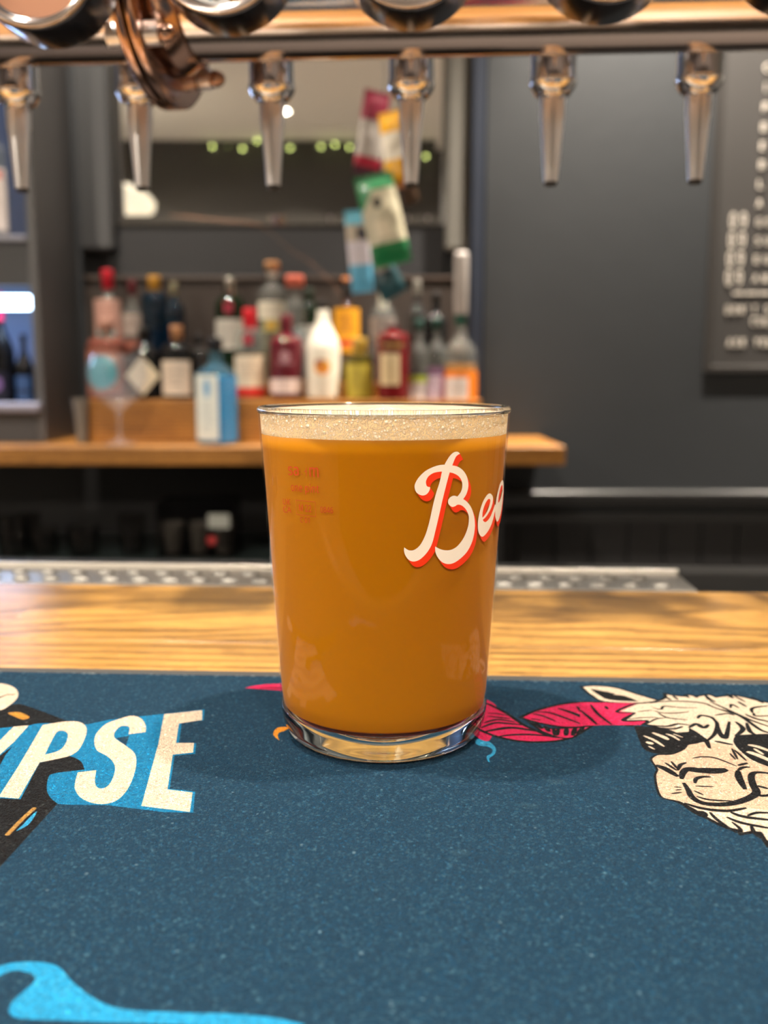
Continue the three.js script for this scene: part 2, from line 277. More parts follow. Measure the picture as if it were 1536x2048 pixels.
    for (const [s, w] of [['98.3 2, 101.1 6.1, 103.6 12.4', 1.3], ['102.3 -1.3, 105.4 2.9, 106.6 5.8', 1.8], ['107.1 -0.3, 109.3 2.1, 110.7 6.2', 1.1], ['97.9 8.1, 100.1 10.3', 1.8], ['97.9 12.2, 99.5 15.3', 0.8], ['109.9 -0.4, 112.7 3.1', 0.6],
      ['134.7 9.1, 137.7 10.7, 142.2 16.6', 1.8], ['132.2 15.5, 134.8 18.1, 139.1 25.5', 2.2], ['135.8 12.5, 137.4 18', 1.2]]) brush(s, w * 1.2, CREAM);
    // fur lines, brow, nostril, lips
    for (const [s, w] of [
      ['102.7 40.6, 104.4 35.6, 107 31.9, 110.5 31.4', 3.0], ['106.7 32.9, 111.7 33.2, 116.6 33.1, 120.4 31.7', 5.6], ['106.3 43.8, 107.6 40.3, 110.2 38.4, 113.1 38.3', 2.0],
      ['102.6 43.5, 102.7 48.2, 102.6 54.6, 104.7 58.5, 109 59.4, 114.4 58.2, 120.1 54.6, 124.4 49.9, 125.4 43.3, 127.2 36.4, 130.1 33.7, 135.9 34.9', 3.4],
      ['126.7 40.3, 124.5 50.8, 126.8 52, 130.8 49.5', 2.0], ['126.5 44.6, 129.3 46.8', 1.8],
      ['98.9 58.8, 103.6 62.4, 110.8 63.7, 117.6 61.3', 2.2], ['96.7 29.3, 99.3 32.6, 102 38.7', 3.4], ['100.4 27, 102.8 33.6', 1.4], ['102.8 25.8, 103.5 32.6', 1.2], ['103.2 33.6, 105.3 28.8, 107.9 26.6', 1.8],
      ['111.1 22.7, 114.9 21.2, 119.4 22.2, 124.6 28.9', 1.4], ['125.2 28.3, 129.3 25.8', 1.8], ['123.9 32.5, 122.4 38.6, 121.5 47.7', 3.0], ['123.9 32.5, 126.4 29.8, 129 29.4', 1.8], ['127.8 12.9, 126.8 22.9', 1.2], ['125.7 17.5, 126 23', 1.0], ['128.3 14, 129.5 23.9', 1.2],
      ['98.7 47, 101 47.2', 0.8], ['98.5 49.4, 100.6 48.8', 0.8], ['96.4 52.2, 100.1 51', 1.0], ['105.9 46, 111.7 46.1', 1.0], ['104.4 49.5, 106.7 52.6', 1.0], ['104.1 53.7, 107.7 56.1, 114.8 56.6', 1.4],
      ['98.1 58.8, 100.6 65.1, 102.4 68.3', 2.4], ['102.6 64.2, 102.4 68.3', 4.0], ['105.2 64.9, 106.2 70.5, 109.3 78.2', 1.6], ['111.7 64.5, 115.2 67.6, 123.8 69.6', 2.2], ['109.5 67.9, 113.2 71.8, 121.8 75.2', 2.0], ['110.1 71.1, 111.2 75.8, 110.2 78.9', 1.4], ['115.2 73.2, 114.9 78.7, 118.1 85.9', 1.8], ['116.2 66.8, 119.9 64.5, 125.5 64.6', 1.6],
      ['108.6 -34.1, 115.8 -36.7, 123.4 -37.1, 130.9 -35.3, 134.3 -29.7, 140.6 -21.6', 1.6], ['108.5 -29, 111.5 -27, 113.8 -30.8, 120 -29.6, 126.9 -29.6', 1.4], ['108.2 -25.4, 111.5 -22.8, 117.4 -23.1, 122.2 -24.8', 1.4], ['109.5 -22.7, 112.1 -17.4, 119.3 -15.7', 1.4], ['101.4 -23.7, 107.8 -26.1', 1.0], ['96.3 -15.2, 99.9 -16.5, 106 -17.7, 108.2 -17.2', 1.0], ['102.1 -10.2, 106.9 -15.7, 111.1 -17.3', 1.2], ['101.8 -9.5, 108.9 -8, 114.3 -10.8, 118.7 -9.8', 1.8], ['105.8 -6.5, 111.1 -5.5, 115.6 -8.3', 1.8],
      ['123.6 -17.3, 126 -20.8, 129.3 -18.9, 129.8 -15.6', 2.2], ['117.6 -7.1, 121.5 -11.2, 123.2 -7.4, 126.1 -10.8', 2.6], ['118.3 -4.6, 119.4 1.5, 120.4 6.3, 119.7 13.3', 2.6], ['120.2 6.9, 125.7 -1.3, 129.6 -11.6, 129.6 -18.3', 2.0], ['129.6 -11.6, 127.9 -2.6, 128.7 2.3, 135.2 -14.6', 2.6], ['137.6 -14.7, 138 -6.9, 132.8 0.8', 2.4], ['141.5 -13.6, 139.9 -4.5, 141 -0.8', 2.2], ['123.6 6.1, 129.3 9.4', 2.2], ['131.4 -21.1, 136.9 -23.5, 139.2 -21.5', 1.6], ['134.3 -29.7, 141.1 -21.6, 144.6 -6, 148.9 -2.5', 2.0], ['134.1 -37.7, 138.4 -28.4, 144.2 -16.4, 150.7 -7.6', 1.8], ['144 -23.1, 147.1 -17.8, 152.9 -14.2', 2.0], ['140.3 -30, 142.1 -34.4, 143.8 -30.2', 1.6], ['147.4 -24.7, 149.3 -30.4, 156.6 -33.7', 1.8], ['147.9 -24.7, 147.8 -21.3, 155.8 -22.4', 1.6],
      ['117 -42.1, 118.4 -38.4', 1.6], ['120.5 -43.8, 121.4 -39.3', 1.6], ['125.6 -45.6, 126.6 -41.8', 2.0], ['129.5 -45.1, 130.2 -42', 2.0], ['134.4 -46.1, 134.8 -40, 136.4 -37.1', 2.2], ['144 -47.4, 145 -42', 2.4], ['146.4 -45.2, 148.7 -37.7', 1.4], ['145.8 -38.3, 147.3 -31.8', 1.6], ['153.2 -44, 155.8 -36.6', 2.0]]) brush(s, w * 0.84);
    // worn, flecked dye
    g.setTransform(1, 0, 0, 1, 0, 0);
    for (let i = 0; i < 120000; i++) { const a = rnd(); g.fillStyle = a < 0.5 ? 'rgba(10,14,20,0.10)' : a < 0.997 ? 'rgba(190,215,225,0.09)' : 'rgba(235,240,235,0.26)'; const s = 1.4 + 3.2 * rnd(); g.fillRect(rnd() * 2048, rnd() * 1260, s, s * (0.5 + rnd())); }
    g.fillStyle = 'rgba(190,170,140,0.06)'; for (let i = 0; i < 7; i++) { g.beginPath(); g.ellipse(rnd() * 2048, 500 + rnd() * 500, 14, 10, 0, 0, 7); g.fill(); }
    for (let i = 0; i < 260; i++) { g.fillStyle = 'rgba(235,235,225,0.5)'; g.fillRect(rnd() * 2048, rnd() * rnd() * 14, 3 + 9 * rnd(), 2); }
  });
  map.wrapS = map.wrapT = THREE.ClampToEdgeWrapping;
  const fibre = dataTexture(512, 512, (() => { // short tufts, tiling
    const h = new Float32Array(512 * 512);
    for (let i = 0; i < 16000; i++) {
      let x = rnd() * 512, y = rnd() * 512; const a = rnd() * Math.PI, n = 5 + 9 * rnd(), v = 0.25 + 0.75 * rnd();
      for (let k = 0; k < n; k++) { for (const [ox, oy] of [[0, 0], [1, 0], [0, 1], [1, 1]]) { const q = ((Math.floor(y) + oy + 512) % 512) * 512 + (Math.floor(x) + ox + 512) % 512; h[q] = Math.max(h[q], v * Math.sin((k + 0.5) / n * Math.PI)); } x += Math.cos(a + 0.15 * k); y += Math.sin(a + 0.15 * k); }
    }
    return (u, v, x, y) => h[y * 512 + x];
  })());
  fibre.repeat.set(9.5, 5.85);
  const g = new THREE.PlaneGeometry(x1 - x0, z1 - z0, 2, 2); g.rotateX(-Math.PI / 2); g.translate((x0 + x1) / 2, 0, (z0 + z1) / 2);
  const pileBox = boxTo(x0, x1, -0.003, 0, z0, z1, 0.001);
  planarUV(pileBox, (x) => (x * 1000 - U0) / (U1 - U0), (x, y, z) => 1 - (z * 1000 - V0) / (V1 - V0));
  part('printed_pile', pileBox, std(0xffffff, 0.95, 0, { map, bumpMap: fibre, bumpScale: 0.0012, sheen: 0.07, sheenColor: lin(0.55, 0.75, 0.9), sheenRoughness: 0.5, specularIntensity: 0.15 }), t, 'petrol blue pile printed with cream letters and a white animal head');
}

// ---------------------------------------------------------------- the pint
const wallR = (y) => 0.0384 + 0.0617 * y;
{
  const t = thing('pint_glass', 'straight sided pint glass with a red and cream printed name standing on the blue towel', 'beer glass', [0, 0.0003, 0]);
  const pane = new THREE.MeshPhysicalMaterial({ color: 0xffffff, specularIntensity: 0.5, roughness: 0.0, transmission: 1, thickness: 0, ior: 1.5 });
  const solid = new THREE.MeshPhysicalMaterial({ color: 0xffffff, roughness: 0.0, transmission: 1, thickness: 0.02, ior: 1.5, attenuationColor: lin(0.80, 0.93, 0.88), attenuationDistance: 0.12 });
  // side wall, from just over the thick foot to under the lip
  const side = [];
  for (let i = 0; i <= 24; i++) { const y = 0.0118 + (0.1210 - 0.0118) * i / 24; side.push([wallR(y), y]); }
  part('side_wall', lathe(side, 128), pane, t);
  // thick clear foot: rounded outside, hollowed underneath, meeting the beer on top
  const foot = [[0, 0.0032], [0.016, 0.0028], [0.026, 0.0014], [0.0305, 0.0002], [0.0325, 0], [0.0348, 0.0006], [0.0368, 0.0024], [0.0382, 0.0055], [0.0389, 0.0090], [0.03912, 0.01175], [0.0385, 0.0118], [0.0368, 0.0112], [0.033, 0.0107], [0.018, 0.0102], [0, 0.0100]];
  part('foot', lathe(foot, 128), solid, t, 'thick clear glass base');
  const lip = [];
  const yl = 0.1222, rl = wallR(yl) - 0.0009;
  for (let i = 0; i <= 16; i++) { const a = -Math.PI / 2 + i / 16 * Math.PI * 2; lip.push([rl + 0.00125 * Math.cos(a), yl + 0.0013 * Math.sin(a)]); }
  part('lip', lathe(lip, 128), solid, t, 'rounded clear rim');
  // print: canvas in degrees round the glass and millimetres up
  const patch = (a0, a1, y0, y1, size, draw) => {
    const map = canvasTexture(size[0], size[1], (g, w, h) => { const sx = w / (a1 - a0), sy = h / (y1 - y0); g.setTransform(sx, 0, 0, -sy, -a0 * sx, y1 * sy); g.lineJoin = g.lineCap = 'round'; draw(g); });
    map.wrapS = map.wrapT = THREE.ClampToEdgeWrapping;
    const nx = 64, ny = 4, pos = [], uv = [], idx = [];
    for (let j = 0; j <= ny; j++) for (let i = 0; i <= nx; i++) {
      const a = (a0 + (a1 - a0) * i / nx) * Math.PI / 180, y = (y0 + (y1 - y0) * j / ny) / 1000, r = wallR(y) + 0.00012;
      pos.push(Math.sin(a) * r, y, Math.cos(a) * r); uv.push(i / nx, j / ny);
      if (i < nx && j < ny) { const k = j * (nx + 1) + i; idx.push(k, k + 1, k + nx + 2, k, k + nx + 2, k + nx + 1); }
    }
    const g = new THREE.BufferGeometry(); g.setAttribute('position', new THREE.Float32BufferAttribute(pos, 3)); g.setAttribute('uv', new THREE.Float32BufferAttribute(uv, 2)); g.setIndex(idx); g.computeVertexNormals();
    return [g, std(0xffffff, 0.4, 0, { map, transparent: true })];
  };
  const B1 = '33.63 108.92*, 32.34 109.66, 30.36 109.55, 28.49 108.46, 26.88 106.71, 26.09 105.57, 25.02 103.42, 24.09 100.09, 22.46 95.99, 21.19 91.87, 20.26 88.24, 19.3 85.13, 17.98 82.02, 15.92 79.19, 13.47 77.69, 11.37 77.49, 9.96 77.93, 8.84 78.61*, 8.76 77.29, 9.49 75.69, 11.1 74.19, 13.23 73.66, 15.73 74.16, 18.23 75.64, 20.36 77.67, 21.75 79.99, 23.05 84.16, 24.33 88.58, 25.91 94.28, 27.2 98.4, 28.67 102.76, 29.87 105.18, 31.28 107.71, 32.43 108.58';
  const B2 = '26.08 105.62, 23.43 105.53, 20.25 104.85, 17.16 103.65, 14.5 101.66, 13.03 99.63, 12.97 98.09, 13.79 96.78, 15.36 95.96, 16.93 95.74, 18.49 96.26, 19.51 97.39, 19.75 98.42*, 18.39 98.72, 17.83 99.77, 17.96 100.8, 18.96 102.06, 21.04 103.03, 23.55 103.34, 25.02 103.36, 26.9 103.3, 28.85 102.96, 30.85 102.54, 33.39 101.51, 35.23 99.85, 35.74 97.98, 35.11 96.17, 33.3 94.69*, 31.4 95.06, 29.61 94.63, 28.6 93.63, 28.96 92.3, 30.65 91.34, 32.3 91.45, 33.74 91.89, 35.96 91.49, 38.37 90.13, 40.24 88.13, 40.76 86.48, 40.45 83.81, 38.37 80.47, 34.93 77.79, 31.51 76.71, 28.18 76.73, 25.34 77.39, 23.04 78.38*, 23.26 76.45, 24.53 74.5, 26.82 72.74, 30.18 71.82, 33.62 72.08, 37.63 73.49, 41.34 75.6, 44.11 78.88, 45.13 82.87, 44.55 86.17, 43.19 88.71, 41.16 91, 38.58 92.78, 36.67 93.62*, 38.34 95.19, 39.28 97.52, 38.8 99.92, 37.23 102.11, 34.9 103.79, 32.31 104.82, 29.87 105.26, 27.91 105.54';
  const E1 = '55.74 94.14, 58.31 93.02, 59.02 91.72, 58.24 89.59, 55.91 87.61, 53.29 86.2, 50.78 85.4*, 51.87 84.7, 53.95 84.44, 57.09 85.56, 59.55 87.53, 61.72 89.81*, 63.5 88.81, 62.06 86.73, 60.05 83.6, 57.17 81.4, 53.73 79.83, 51.09 79.42, 48.72 80.62, 47.42 82.66, 47.19 85.94, 48.34 89.37, 50.34 92.19, 53.29 93.98';
  const E1in = '54.99 92.35, 56.2 91.83, 56.06 90.61, 54.31 88.3, 51.85 86.75, 50.34 86.21*, 50.23 88.12, 51.29 90.21, 53.31 91.94';
  const E2 = '70.92 97.62, 66.74 96.58, 63.8 93.23, 62.65 90, 62.88 86.65, 64.22 84.55, 67.09 83.06, 70.39 83.88, 73.51 85.81, 75.28 88.18, 76.14 90.65, 76.39 93.19, 74.06 96.23';
  const E2in = '70.73 95.9, 72.2 95.13, 72.69 93.53, 70.48 91.49, 67.18 89.99, 66.02 90.8, 66.81 93.51, 68.77 95.43';
  part('printed_name', ...patch(4, 100, 50, 112, [2048, 1024], (g) => {
    const body = (c, dx, dy) => {
      g.save(); g.translate(dx, dy); g.fillStyle = c;
      for (const s of [B1, B2]) { g.beginPath(); trace(g, outline(s)); g.fill(); }
      for (const [a, b] of [[E1, E1in], [E2, E2in]]) { g.beginPath(); trace(g, outline(a)); trace(g, outline(b)); g.fill('evenodd'); }
      g.restore();
    };
    for (let i = 24; i >= 1; i--) body('#ee3409', 1.9 * i / 24, -2.0 * i / 24);
    body('#f3e2cf', 0, 0);
  }), t, 'cream script lettering with a red shadow');
  part('printed_mark', ...patch(-62, -20, 70, 108, [1024, 1024], (g) => {
    const put = (s, box, font = 'sans-serif') => { // fit the text between four measured corners: left-bottom, right-bottom, top
      const [a, b, c] = outline(box); g.save();
      g.font = '100px ' + font; const w = g.measureText(s).width;
      g.transform((b.x - a.x) / w, (b.y - a.y) / w, 0, -(c.y - a.y) / 72, a.x, a.y);
      g.fillStyle = '#b8360a'; g.fillText(s, 0, 0); g.restore();
    };
    const line = (s, w) => { g.strokeStyle = '#b8360a'; g.lineWidth = w; g.beginPath(); trace(g, outline(s), false, 0); g.stroke(); };
    put('sa', '-46.43 101.24, -38.82 101.42, -45.92 105.15'); put('m', '-33.82 101.32, -28.16 101.34, -33.47 105.6');
    line('-34.94 104.24*, -35.18 101.41*', 0.3); line('-35.92 103*, -35.04 102.99*', 0.3); line('-37.57 101.97*, -37.44 101.9*', 0.35);
    put('one pint', '-45.07 95.88, -28.73 96.12, -44.73 98.63'); put('UK', '-52 90.7, -45.87 90.89, -51.66 92.79'); put('CA', '-52.09 87.91, -45.57 88.23, -51.74 90.01');
    line('-42.09 92.97*, -31.07 92.96*, -31.07 88.03*, -42.21 88.03*, -42.09 92.97*', 0.16);
    put('M 22', '-40.76 89.32, -33.05 89.38, -40.51 91.68'); put('0846', '-28.7 89.55, -22.21 89.57, -28.57 91.56'); put('C 01', '-40.31 85.43, -33.97 85.67, -40.12 87.25');
  }), t, 'small red maker and measure marks');
}
// the beer: liquid, foam
{
  const b = thing('beer', 'hazy amber beer with a cream head filling the pint glass', 'beer', [0, 0.0003, 0]);
  const ri = (y) => wallR(y) - 0.0007;
  const yF = 0.1138, yT = 0.1212;
  const body = [[0, 0.0106], [0.018, 0.0108], [0.033, 0.0113], [0.0366, 0.0119], [0.0381, 0.0130]];
  for (let i = 1; i <= 20; i++) { const y = 0.013 + (yF - 0.013) * i / 20; body.push([ri(y), y]); }
  body.push([0, yF]);
  part('liquid', lathe(body, 128), std(lin(0.56, 0.225, 0.0005), 1.0, 0, { transmission: 0.5, thickness: 0, ior: 1.34, specularIntensity: 0.15 }), b, 'hazy amber liquid');
  const bubbles = dataTexture(1024, 256, (() => {
    const cells = []; for (let i = 0; i < 4200; i++) { const y = rnd(), big = rnd() < 0.05 + 0.10 * y; cells.push([rnd() * 1024, y * 256, big ? 5 + 5 * rnd() : 2.2 + 2.2 * rnd()]); }
    const grid = new Map(); for (const c of cells) { const k = (c[0] >> 4) + ',' + (c[1] >> 4); if (!grid.has(k)) grid.set(k, []); grid.get(k).push(c); }
    return (u, v, x, y) => { let h = 0; for (let j = -1; j <= 1; j++) for (let i = -1; i <= 1; i++) for (const c of grid.get((((x >> 4) + i + 64) % 64) + ',' + ((y >> 4) + j)) ?? []) { let dx = Math.abs(x - c[0]); dx = Math.min(dx, 1024 - dx); const d = (dx * dx + (y - c[1]) ** 2) / (c[2] * c[2]); if (d < 1) h = Math.max(h, Math.sqrt(1 - d) * (0.4 + c[2] / 12)); } return Math.min(1, h); };
  })());
  bubbles.repeat.set(5, 1);
  const head = [[0, yF - 0.0004], [0.030, yF - 0.0004], [ri(yF) - 0.0006, yF - 0.0005], [ri(yF), yF]];
  for (let i = 1; i <= 8; i++) { const y = yF + (yT - yF) * i / 8; head.push([ri(y), y]); }
  head.push([ri(yT) - 0.0010, yT + 0.0008], [0.036, yT + 0.0014], [0.018, yT + 0.0020], [0, yT + 0.0022]);
  const hg = lathe(head, 160), hp = hg.attributes.position;
  for (let i = 0; i < hp.count; i++) if (Math.abs(hp.getY(i) - yF) < 0.0007) { const a = Math.atan2(hp.getX(i), hp.getZ(i)); hp.setY(i, hp.getY(i) + 0.00035 * fbm(Math.cos(a) * 9, Math.sin(a) * 9, 4.4, 3)); }
  hg.computeVertexNormals();
  const froth = dataTexture(1024, 256, (u, v, x, y) => { const h = bubbles.image.data[(y * 1024 + x) * 4] / 255; return [236 + 19 * h, 222 + 31 * h, 188 + 58 * h]; }, true); froth.repeat.set(5, 1);
  part('foam', hg, std(lin(1, 0.98, 0.94), 1.0, 0, { map: froth, transmission: 0.6, thickness: 0, specularIntensity: 0.3, bumpMap: bubbles, bumpScale: 0.0009 }), b, 'fine cream foam');
  const bs = [], one = new THREE.SphereGeometry(1, 10, 8);
  for (let i = 0; i < 70; i++) { const a = (rnd() - 0.5) * 2.6, y = yF + (yT - yF) * (0.25 + 0.75 * Math.sqrt(rnd())), r = 0.00035 + 0.0006 * rnd() * rnd(); const m = one.clone(); m.scale(r, r, r); m.translate(Math.sin(a) * (ri(y) - r * 0.55), y, Math.cos(a) * (ri(y) - r * 0.55)); bs.push(m); }
  const bb = part('bubbles', mergeGeometries(bs), std(lin(0.93, 0.85, 0.66), 0.3), b); bb.userData.kind = 'stuff';
}

// ---------------------------------------------------------------- tap tower: pipe, flange, lenses, taps
const PIPE = { D: 0.62, y: 0.3738, z: -0.27, R: 0.045 }, PYAW = -0.065;
const onPipe = (x) => PIPE.z - (x * Math.sin(PYAW));  // z of the pipe's axis at x
{
  const p = thing('tap_pipe', 'horizontal polished copper bar pipe carrying the beer taps', 'tap tower', [0, 0, 0]);
  const g = along(new THREE.CylinderGeometry(PIPE.R, PIPE.R, 1.3, 96), 'x'); g.rotateY(PYAW); g.translate(0, PIPE.y, PIPE.z);
  part('pipe', g, copper, p);
  for (const x of [-0.52, 0.52]) { const c = new THREE.CylinderGeometry(0.04, 0.045, PIPE.y + 0.0, 48); c.translate(x, PIPE.y / 2 + 0.006, onPipe(x)); part('column', c, copper, p); const b = new THREE.CylinderGeometry(0.066, 0.07, 0.012, 48); b.translate(x, 0.0035, onPipe(x)); part('column_base', b, copper, p); }
}
{
  const xf = -0.1375, t = thing('pipe_flange', 'bolted copper flange joint on the tap pipe beside the leftmost round lens', 'pipe flange', [xf, PIPE.y, onPipe(xf)], PYAW - 0.09);
  const ring = (x) => { const R = 0.0725, h = 0.0062; const pr = [[0.0452, 0], [R - 0.0012, 0], [R, 0.0012], [R, h - 0.0012], [R - 0.0012, h], [0.0452, h], [0.0452, 0]]; const g = along(lathe(pr, 96), 'x'); g.translate(x, 0, 0); return g; };
  part('disc', ring(-0.0068), brownCopper, t); part('disc', ring(0.0006), brownCopper, t);
  const hub = along(lathe([[0.0452, 0], [0.054, 0], [0.0525, 0.006], [0.0475, 0.014], [0.0452, 0.015], [0.0452, 0]], 64), 'x'); hub.translate(0.0068, 0, 0);
  part('hub', hub, brownCopper, t);
  for (const a of [45, 135, 225, 315]) {
    const c = Math.cos(a * Math.PI / 180) * 0.0625, s = Math.sin(a * Math.PI / 180) * 0.0625;
    const sh = along(new THREE.CylinderGeometry(0.0042, 0.0042, 0.036, 20), 'x'); sh.translate(0.001, s, c);
    const b = part('bolt', sh, satinChrome, t);
    const hex = (x, h) => { const g = along(new THREE.CylinderGeometry(0.0078, 0.0078, h, 6), 'x'); g.rotateX(0.3); g.translate(x, s, c); return g; };
    part('bolt_head', hex(-0.0115, 0.008), satinChrome, b); part('nut', hex(0.0115, 0.008), satinChrome, b);
    const dome = new THREE.SphereGeometry(0.0055, 20, 12); dome.scale(1.2, 1, 1); dome.translate(0.0185, s, c); part('domed_cap', dome, brownCopper, b);
  }
}
{
  const face = [
    (g) => { g.fillStyle = '#d9a184'; g.fillRect(0, 0, 256, 256); g.fillStyle = '#b87a5c'; g.fillRect(0, 170, 256, 30); },
    (g) => { g.fillStyle = '#8d6a2e'; g.fillRect(0, 0, 256, 256); g.fillStyle = '#f2f4f4'; g.beginPath(); g.moveTo(70, 190); g.lineTo(140, 170); g.lineTo(150, 256); g.lineTo(60, 256); g.fill(); g.fillStyle = '#20262c'; g.beginPath(); g.arc(120, 236, 12, 0, 7); g.fill(); g.strokeStyle = '#3a7fa0'; g.lineWidth = 7; g.beginPath(); g.moveTo(75, 225); g.lineTo(110, 245); g.stroke(); },
    (g) => { g.fillStyle = '#cfeee0'; g.fillRect(0, 0, 256, 256); g.fillStyle = '#f5f8f2'; g.fillRect(60, 200, 140, 30); },
    (g) => { g.fillStyle = '#4a5a78'; g.fillRect(0, 0, 256, 256); g.fillStyle = '#9aa8c0'; g.fillRect(40, 190, 170, 26); },
    (g) => { g.fillStyle = '#c9a55a'; g.fillRect(0, 0, 256, 256); },
  ];
  const labels = ['peach faced round tap lens at the left end of the pipe', 'round tap lens with a white and brown face right of the flange', 'round tap lens with a pale mint face above the pint', 'round tap lens with a slate blue face right of the mint one', 'round tap lens with a tan face at the right edge'];
  [[85, 0.0038], [450, -0.0005], [815, -0.001], [1190, -0.002], [1562, -0.003]].forEach(([px, drop], i) => {
    const X = (px - 768) * 0.5005 / 1900 + 0, R = 0.0362, z1 = onPipe(X) + 0.115;
    const t = thing('tap_lens', labels[i], 'tap lens', [X, 0.3495 - drop, z1], PYAW, 'round lenses along the tap pipe');
    const shell = [[0.014, -0.062], [0.014, -0.044], [0.026, -0.042], [0.0335, -0.038], [R, -0.031], [R, -0.003], [R - 0.0012, 0], [R - 0.003, 0.0004], [R - 0.0045, -0.0010], [R - 0.0075, -0.0060], [0.014, -0.0062]];
    part('shell', along(lathe(shell, 72), 'z'), darkChrome, t);
    part('bezel', along(lathe([[R - 0.0046, -0.0008], [R - 0.0016, 0.0009], [R - 0.0006, 0.0001], [R - 0.0010, -0.0012], [R - 0.0046, -0.0016], [R - 0.0046, -0.0008]], 72), 'z'), copper, t);
    const f = new THREE.CircleGeometry(R - 0.0072, 48); const fp = f.attributes.position; for (let k = 0; k < fp.count; k++) fp.setZ(k, -0.0060 + 0.0022 * (1 - (fp.getX(k) ** 2 + fp.getY(k) ** 2) / ((R - 0.0072) ** 2)) + 0.0003); f.computeVertexNormals();
    part('face', f, std(0xffffff, 0.12, 0, { map: canvasTexture(256, 256, face[i]), clearcoat: 1 }), t, 'coloured domed face');
    const st = along(new THREE.CylinderGeometry(0.012, 0.012, 0.026, 32), 'z'); st.translate(0, 0.012, -0.0595); part('stem', st, copper, t);
  });
}
{
  const labels = ['chrome beer tap at the left edge in front of the lit cabinet', 'chrome beer tap partly behind the copper flange', 'chrome beer tap left of the hanging snack packets', 'chrome beer tap over the right side of the mirror', 'chrome beer tap in front of the plain dark wall', 'chrome beer tap beside the letter board'];
  const D = 0.688, yTop = PIPE.y, yEnd = 0.2639;
  [25, 276, 545, 822, 1098, 1378].forEach((px, i) => {
    const X = (px - 768) / 1900 * (D * 0.98935 - 0.02), z = onPipe(X) - 0.068;
    const t = thing('beer_tap', labels[i], 'beer tap', [X, 0, z], PYAW, 'chrome beer taps under the pipe');
    const y0 = 0.3277, y1 = 0.3205, y2 = 0.3061;
    part('collar', lathe([[0, y1 + 0.004], [0.0108, y1 + 0.003], [0.0122, y0 - 0.005], [0.0156, y0], [0.0162, y0 + 0.003], [0.0153, y0 + 0.006], [0.0153, yTop + 0.004], [0.012, yTop + 0.010], [0, yTop + 0.010]], 48), chrome, t);
    part('neck', lathe([[0, y1 - 0.002], [0.0086, y1 - 0.002], [0.0090, y1 + 0.003], [0.0102, y1 + 0.005], [0, y1 + 0.005]], 40), chrome, t);
    // fluted spout in two lengths
    const flute = (ya, yb, ra, rb) => { const g = new THREE.CylinderGeometry(rb, ra, yb - ya, 48, 8, false); g.translate(0, (ya + yb) / 2, 0); const p = g.attributes.position; for (let k = 0; k < p.count; k++) { const a = Math.atan2(p.getZ(k), p.getX(k)), s = 1 - 0.07 * Math.pow(0.5 + 0.5 * Math.cos(a * 6), 6); p.setX(k, p.getX(k) * s); p.setZ(k, p.getZ(k) * s); } g.computeVertexNormals(); return g; };
    part('spout', flute(y2, y1, 0.0084, 0.0088), satinChrome, t); part('spout_tip', flute(yEnd + 0.0015, y2, 0.0049, 0.0081), satinChrome, t);
    part('outlet', lathe([[0.0028, yEnd - 0.0008], [0.0042, yEnd - 0.0008], [0.0046, yEnd + 0.002], [0, yEnd + 0.002]], 24), std(lin(0.02, 0.02, 0.02), 0.4), t);
    const sh = along(new THREE.CylinderGeometry(0.010, 0.010, 0.026, 32), 'z'); sh.translate(0, yTop - 0.008, 0.0115); part('shank', sh, chrome, t);
  });
}

// ---------------------------------------------------------------- back shelf, riser, cabinet under it
const SH = { top: -0.042, bottom: -0.087, z0: [-0.8707, 0.971, -1.95][2], z1: WALL };
SH.top = -0.042; SH.bottom = -0.0875; SH.z0 = -1.95;
{
  const t = thing('back_shelf', 'long pale oak shelf holding the spirits behind the bar', 'shelf');
  part('shelf_board', grainUV(boxTo(-2.3, 0.4399, SH.bottom, SH.top, BREAST + 0.001, SH.z0, 0.004), 0.2), shelfOak, t);
  const x1 = 0.2981;
  part('side_panel', boxTo(x1 - 0.02, x1, FLOOR, SH.bottom, BREAST + 0.012, SH.z0 - 0.06), blackPaint, t);
  part('lower_shelf', boxTo(-2.3, x1 - 0.02, -0.3535, -0.3305, WALL + 0.004, SH.z0 - 0.03, 0.002), std(lin(0.014, 0.022, 0.022), 0.4), t, 'black lower shelf');
  part('back_board', boxTo(-2.3, x1 - 0.02, FLOOR, SH.bottom, WALL + 0.001, WALL + 0.004), blackPaint, t);
  part('kick_panel', boxTo(-2.3, x1, FLOOR, FLOOR + 0.12, SH.z0 - 0.09, SH.z0 - 0.06), blackPaint, t);
}
{
  const t = thing('bottle_riser', 'stepped honey coloured wooden riser under the rows of bottles', 'bottle riser');
  const xa = -0.7825, xb = 0.2464;
  part('front_step', grainUV(boxTo(xa, xb, SH.top + 0.0005, 0.0663, -2.185, -2.070, 0.002), 0.31), riserOak, t);
  part('rear_step', grainUV(boxTo(xa, xb, SH.top + 0.0005, 0.11, -2.290, -2.1855, 0.002), 0.37), riserOak, t);
}
{
  const t = thing('bottle_screen', 'dark brown wooden screen standing behind the bottles', 'wooden screen');
  part('panel', boxTo(-0.8166, 0.2288, SH.top + 0.0005, 0.3853, -2.325, -2.305, 0.003), std(lin(0.030, 0.020, 0.015), 0.6, 0, { map: null }), t);
  part('top_rail', boxTo(-0.8166, 0.2288, 0.3853, 0.3946, -2.33, -2.30, 0.002), std(lin(0.050, 0.030, 0.020), 0.5), t);
}

